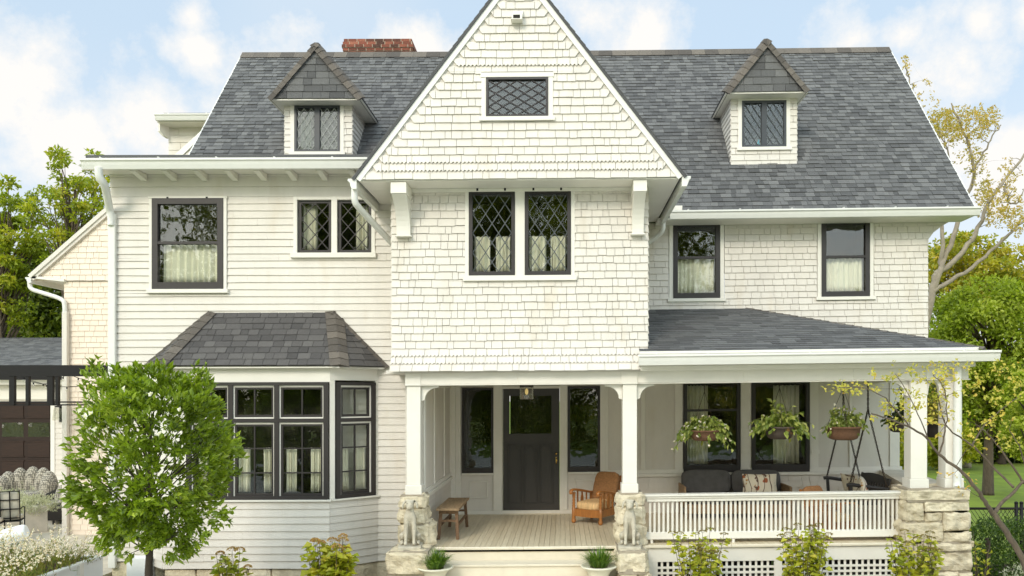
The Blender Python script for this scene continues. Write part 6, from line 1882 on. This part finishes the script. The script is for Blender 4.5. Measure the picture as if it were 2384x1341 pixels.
big_tree('bright_tree', 'bright green bush at the right edge level with the porch beam', 2400, 22, (2395, 960, 60, 110), 'willow', 'bark', 5000, .12, gR, .1, .6, .4, clumps=24)
big_tree('shade_tree', 'dark green tree behind the corner columns at the back of the lawn', 2180, 37, (2170, 900, 110, 130), 'dense', 'darkbark', 9000, .22, gR, .25, .35, .36, clumps=40)
big_tree('shade_tree', 'dark green tree at the back of the lawn below the bright tree', 2330, 38, (2340, 930, 130, 120), 'dense', 'darkbark', 9000, .22, gR, .25, .25, .36, clumps=40)
big_tree('pale_tree', 'pale blue green distant tree at the right edge behind the orange tree', 2400, 48, (2400, 690, 60, 90), 'willow', 'bark', 4000, .28, gR, .2, .6, .38, clumps=24)
for i, (px, py, hw, hh, D, tn, lab) in enumerate(((2090, 1010, 75, 75, 34, .55, 'yellow green bush on the lawn seen beside the porch end wall'), (2210, 1040, 60, 45, 35, .45, 'yellow green low bush at the lawn back between the columns'), (2300, 1030, 90, 55, 39, .12, 'dark shady bush at the lawn back right of the columns'), (2400, 1040, 70, 55, 39, .1, 'dark shady bush at the lawn back at the right edge'))):
    c_ = P(px, py, D); t = empty('bush', (c_.x, D, 0), lab, 'shrub', 'bushes at the back of the lawn')
    mb = MB(); leafmass(mb, (0, 0, c_.z), hw*D/F, hw*D/F*.7, hh*D/F, 4500, .20, .12, tn, amp=.35, flat=.02); L(mb, 'foliage', M['hydr' if tn > .4 else 'dense'], t)
    mb = MB(); mb.tube([(0,0,0), (0,0,c_.z)], .06, 6); L(mb, 'trunk', M['darkbark'], t)
pf = empty('picket_fence', (X(2300, 40), 40.5, 0), 'old grey picket fence in the shade at the back of the lawn', 'fence')
mb = MB()
for z in (.5, 1.5): mb.box(X(2080, 40.5), X(2480, 40.5), 40.5, 40.54, z, z+.09)
mb.build('rail', M['deadwood'], pf)
mb = MB(); x = X(2080, 40.5)
while x < X(2480, 40.5):
    mb.box(x, x+.09, 40.46, 40.495, .05, 1.9 + R.uniform(-.03,.03)); x += .17
o = mb.build('picket', M['deadwood'], pf); o['kind'] = 'stuff'
# rust leaved bare tree behind the right gable
D = 25.0
limb_tree('bare_tree', 'large pale barked tree with sparse rust leaves rising behind the right roof slope', 'tree', 2150, [
    (.15, .10, [(2140, 1180, D), (2135, 900, D), (2160, 720, D), (2180, 640, D)]),
    (.11, .02, [(2165, 700, D), (2190, 620, D), (2225, 540, D), (2245, 470, D), (2270, 420, D), (2262, 360, D), (2240, 300, D), (2215, 240, D)]),
    (.10, .02, [(2180, 640, D), (2240, 590, D), (2275, 540, D), (2300, 470, D), (2330, 430, D), (2384, 360, D), (2430, 330, D)]),
    (.085, .018, [(2170, 680, D), (2240, 640, D), (2300, 590, D), (2350, 545, D), (2400, 500, D), (2440, 470, D)]),
    (.08, .015, [(2190, 620, D), (2195, 560, D), (2180, 470, D), (2160, 380, D), (2140, 290, D), (2125, 220, D), (2110, 160, D)]),
    (.045, .012, [(2262, 400, D), (2290, 360, D), (2310, 320, D), (2330, 290, D)]),
    (.045, .012, [(2245, 470, D), (2225, 400, D), (2200, 340, D), (2180, 280, D)]),
    (.045, .012, [(2340, 430, D), (2350, 480, D), (2372, 470, D), (2384, 440, D)]),
], D, .05, 'palebark', 'rustleaf', [(2240, 290, 85, 45, 190, .5), (2200, 300, 45, 50, 90, .3), (2300, 270, 35, 30, 50, .6), (2150, 230, 40, 60, 22, .6), (2330, 480, 60, 55, 150, .55), (2290, 430, 25, 50, 34, .25), (2370, 520, 30, 40, 40, .5), (2260, 370, 45, 40, 40, .4), (2112, 160, 10, 40, 10, .6), (2350, 400, 35, 40, 24, .6)],
    (.015, .9, 1.6), (.085, .058, 5), droop=0, dens=1.45)
# trees on the far side of the street, behind the camera: they show in the window panes
wd = MB()
for k in range(30):
    x = -46 + k*2.5 + R.uniform(-.8, .8); y = R.uniform(-34, -26); tall = -31 < x < 11
    h = R.uniform(17, 24) if tall else R.uniform(6, 11)
    if -25 < x < -6: h = min(h, 21.5)
    wd.tube([(x, y, 0), (x+R.uniform(-.3,.3), y, h*.8)], [.3, .06], 6)
    for j in range(20 if tall else 9):
        c_ = Vector((x + R.uniform(-1.9,1.9), y + R.uniform(-1.5,1.5), h*R.uniform(.10, .95)))
        leafmass(wd, c_, 1.7, 1.5, 1.5, 90, .75, .45, .30, amp=.4)
for k in range(40):
    x = -46 + k*2.4; leafmass(wd, (x, -22 + R.uniform(-1,1), 1.2), 1.7, 1.0, 1.5, 110, .5, .35, R.uniform(.2,.7), amp=.4)
o = wd.build('woods', M['maple'], None); tag(o, 'far row of trees across the street, mirrored in the window panes', 'woods', kind='stuff')
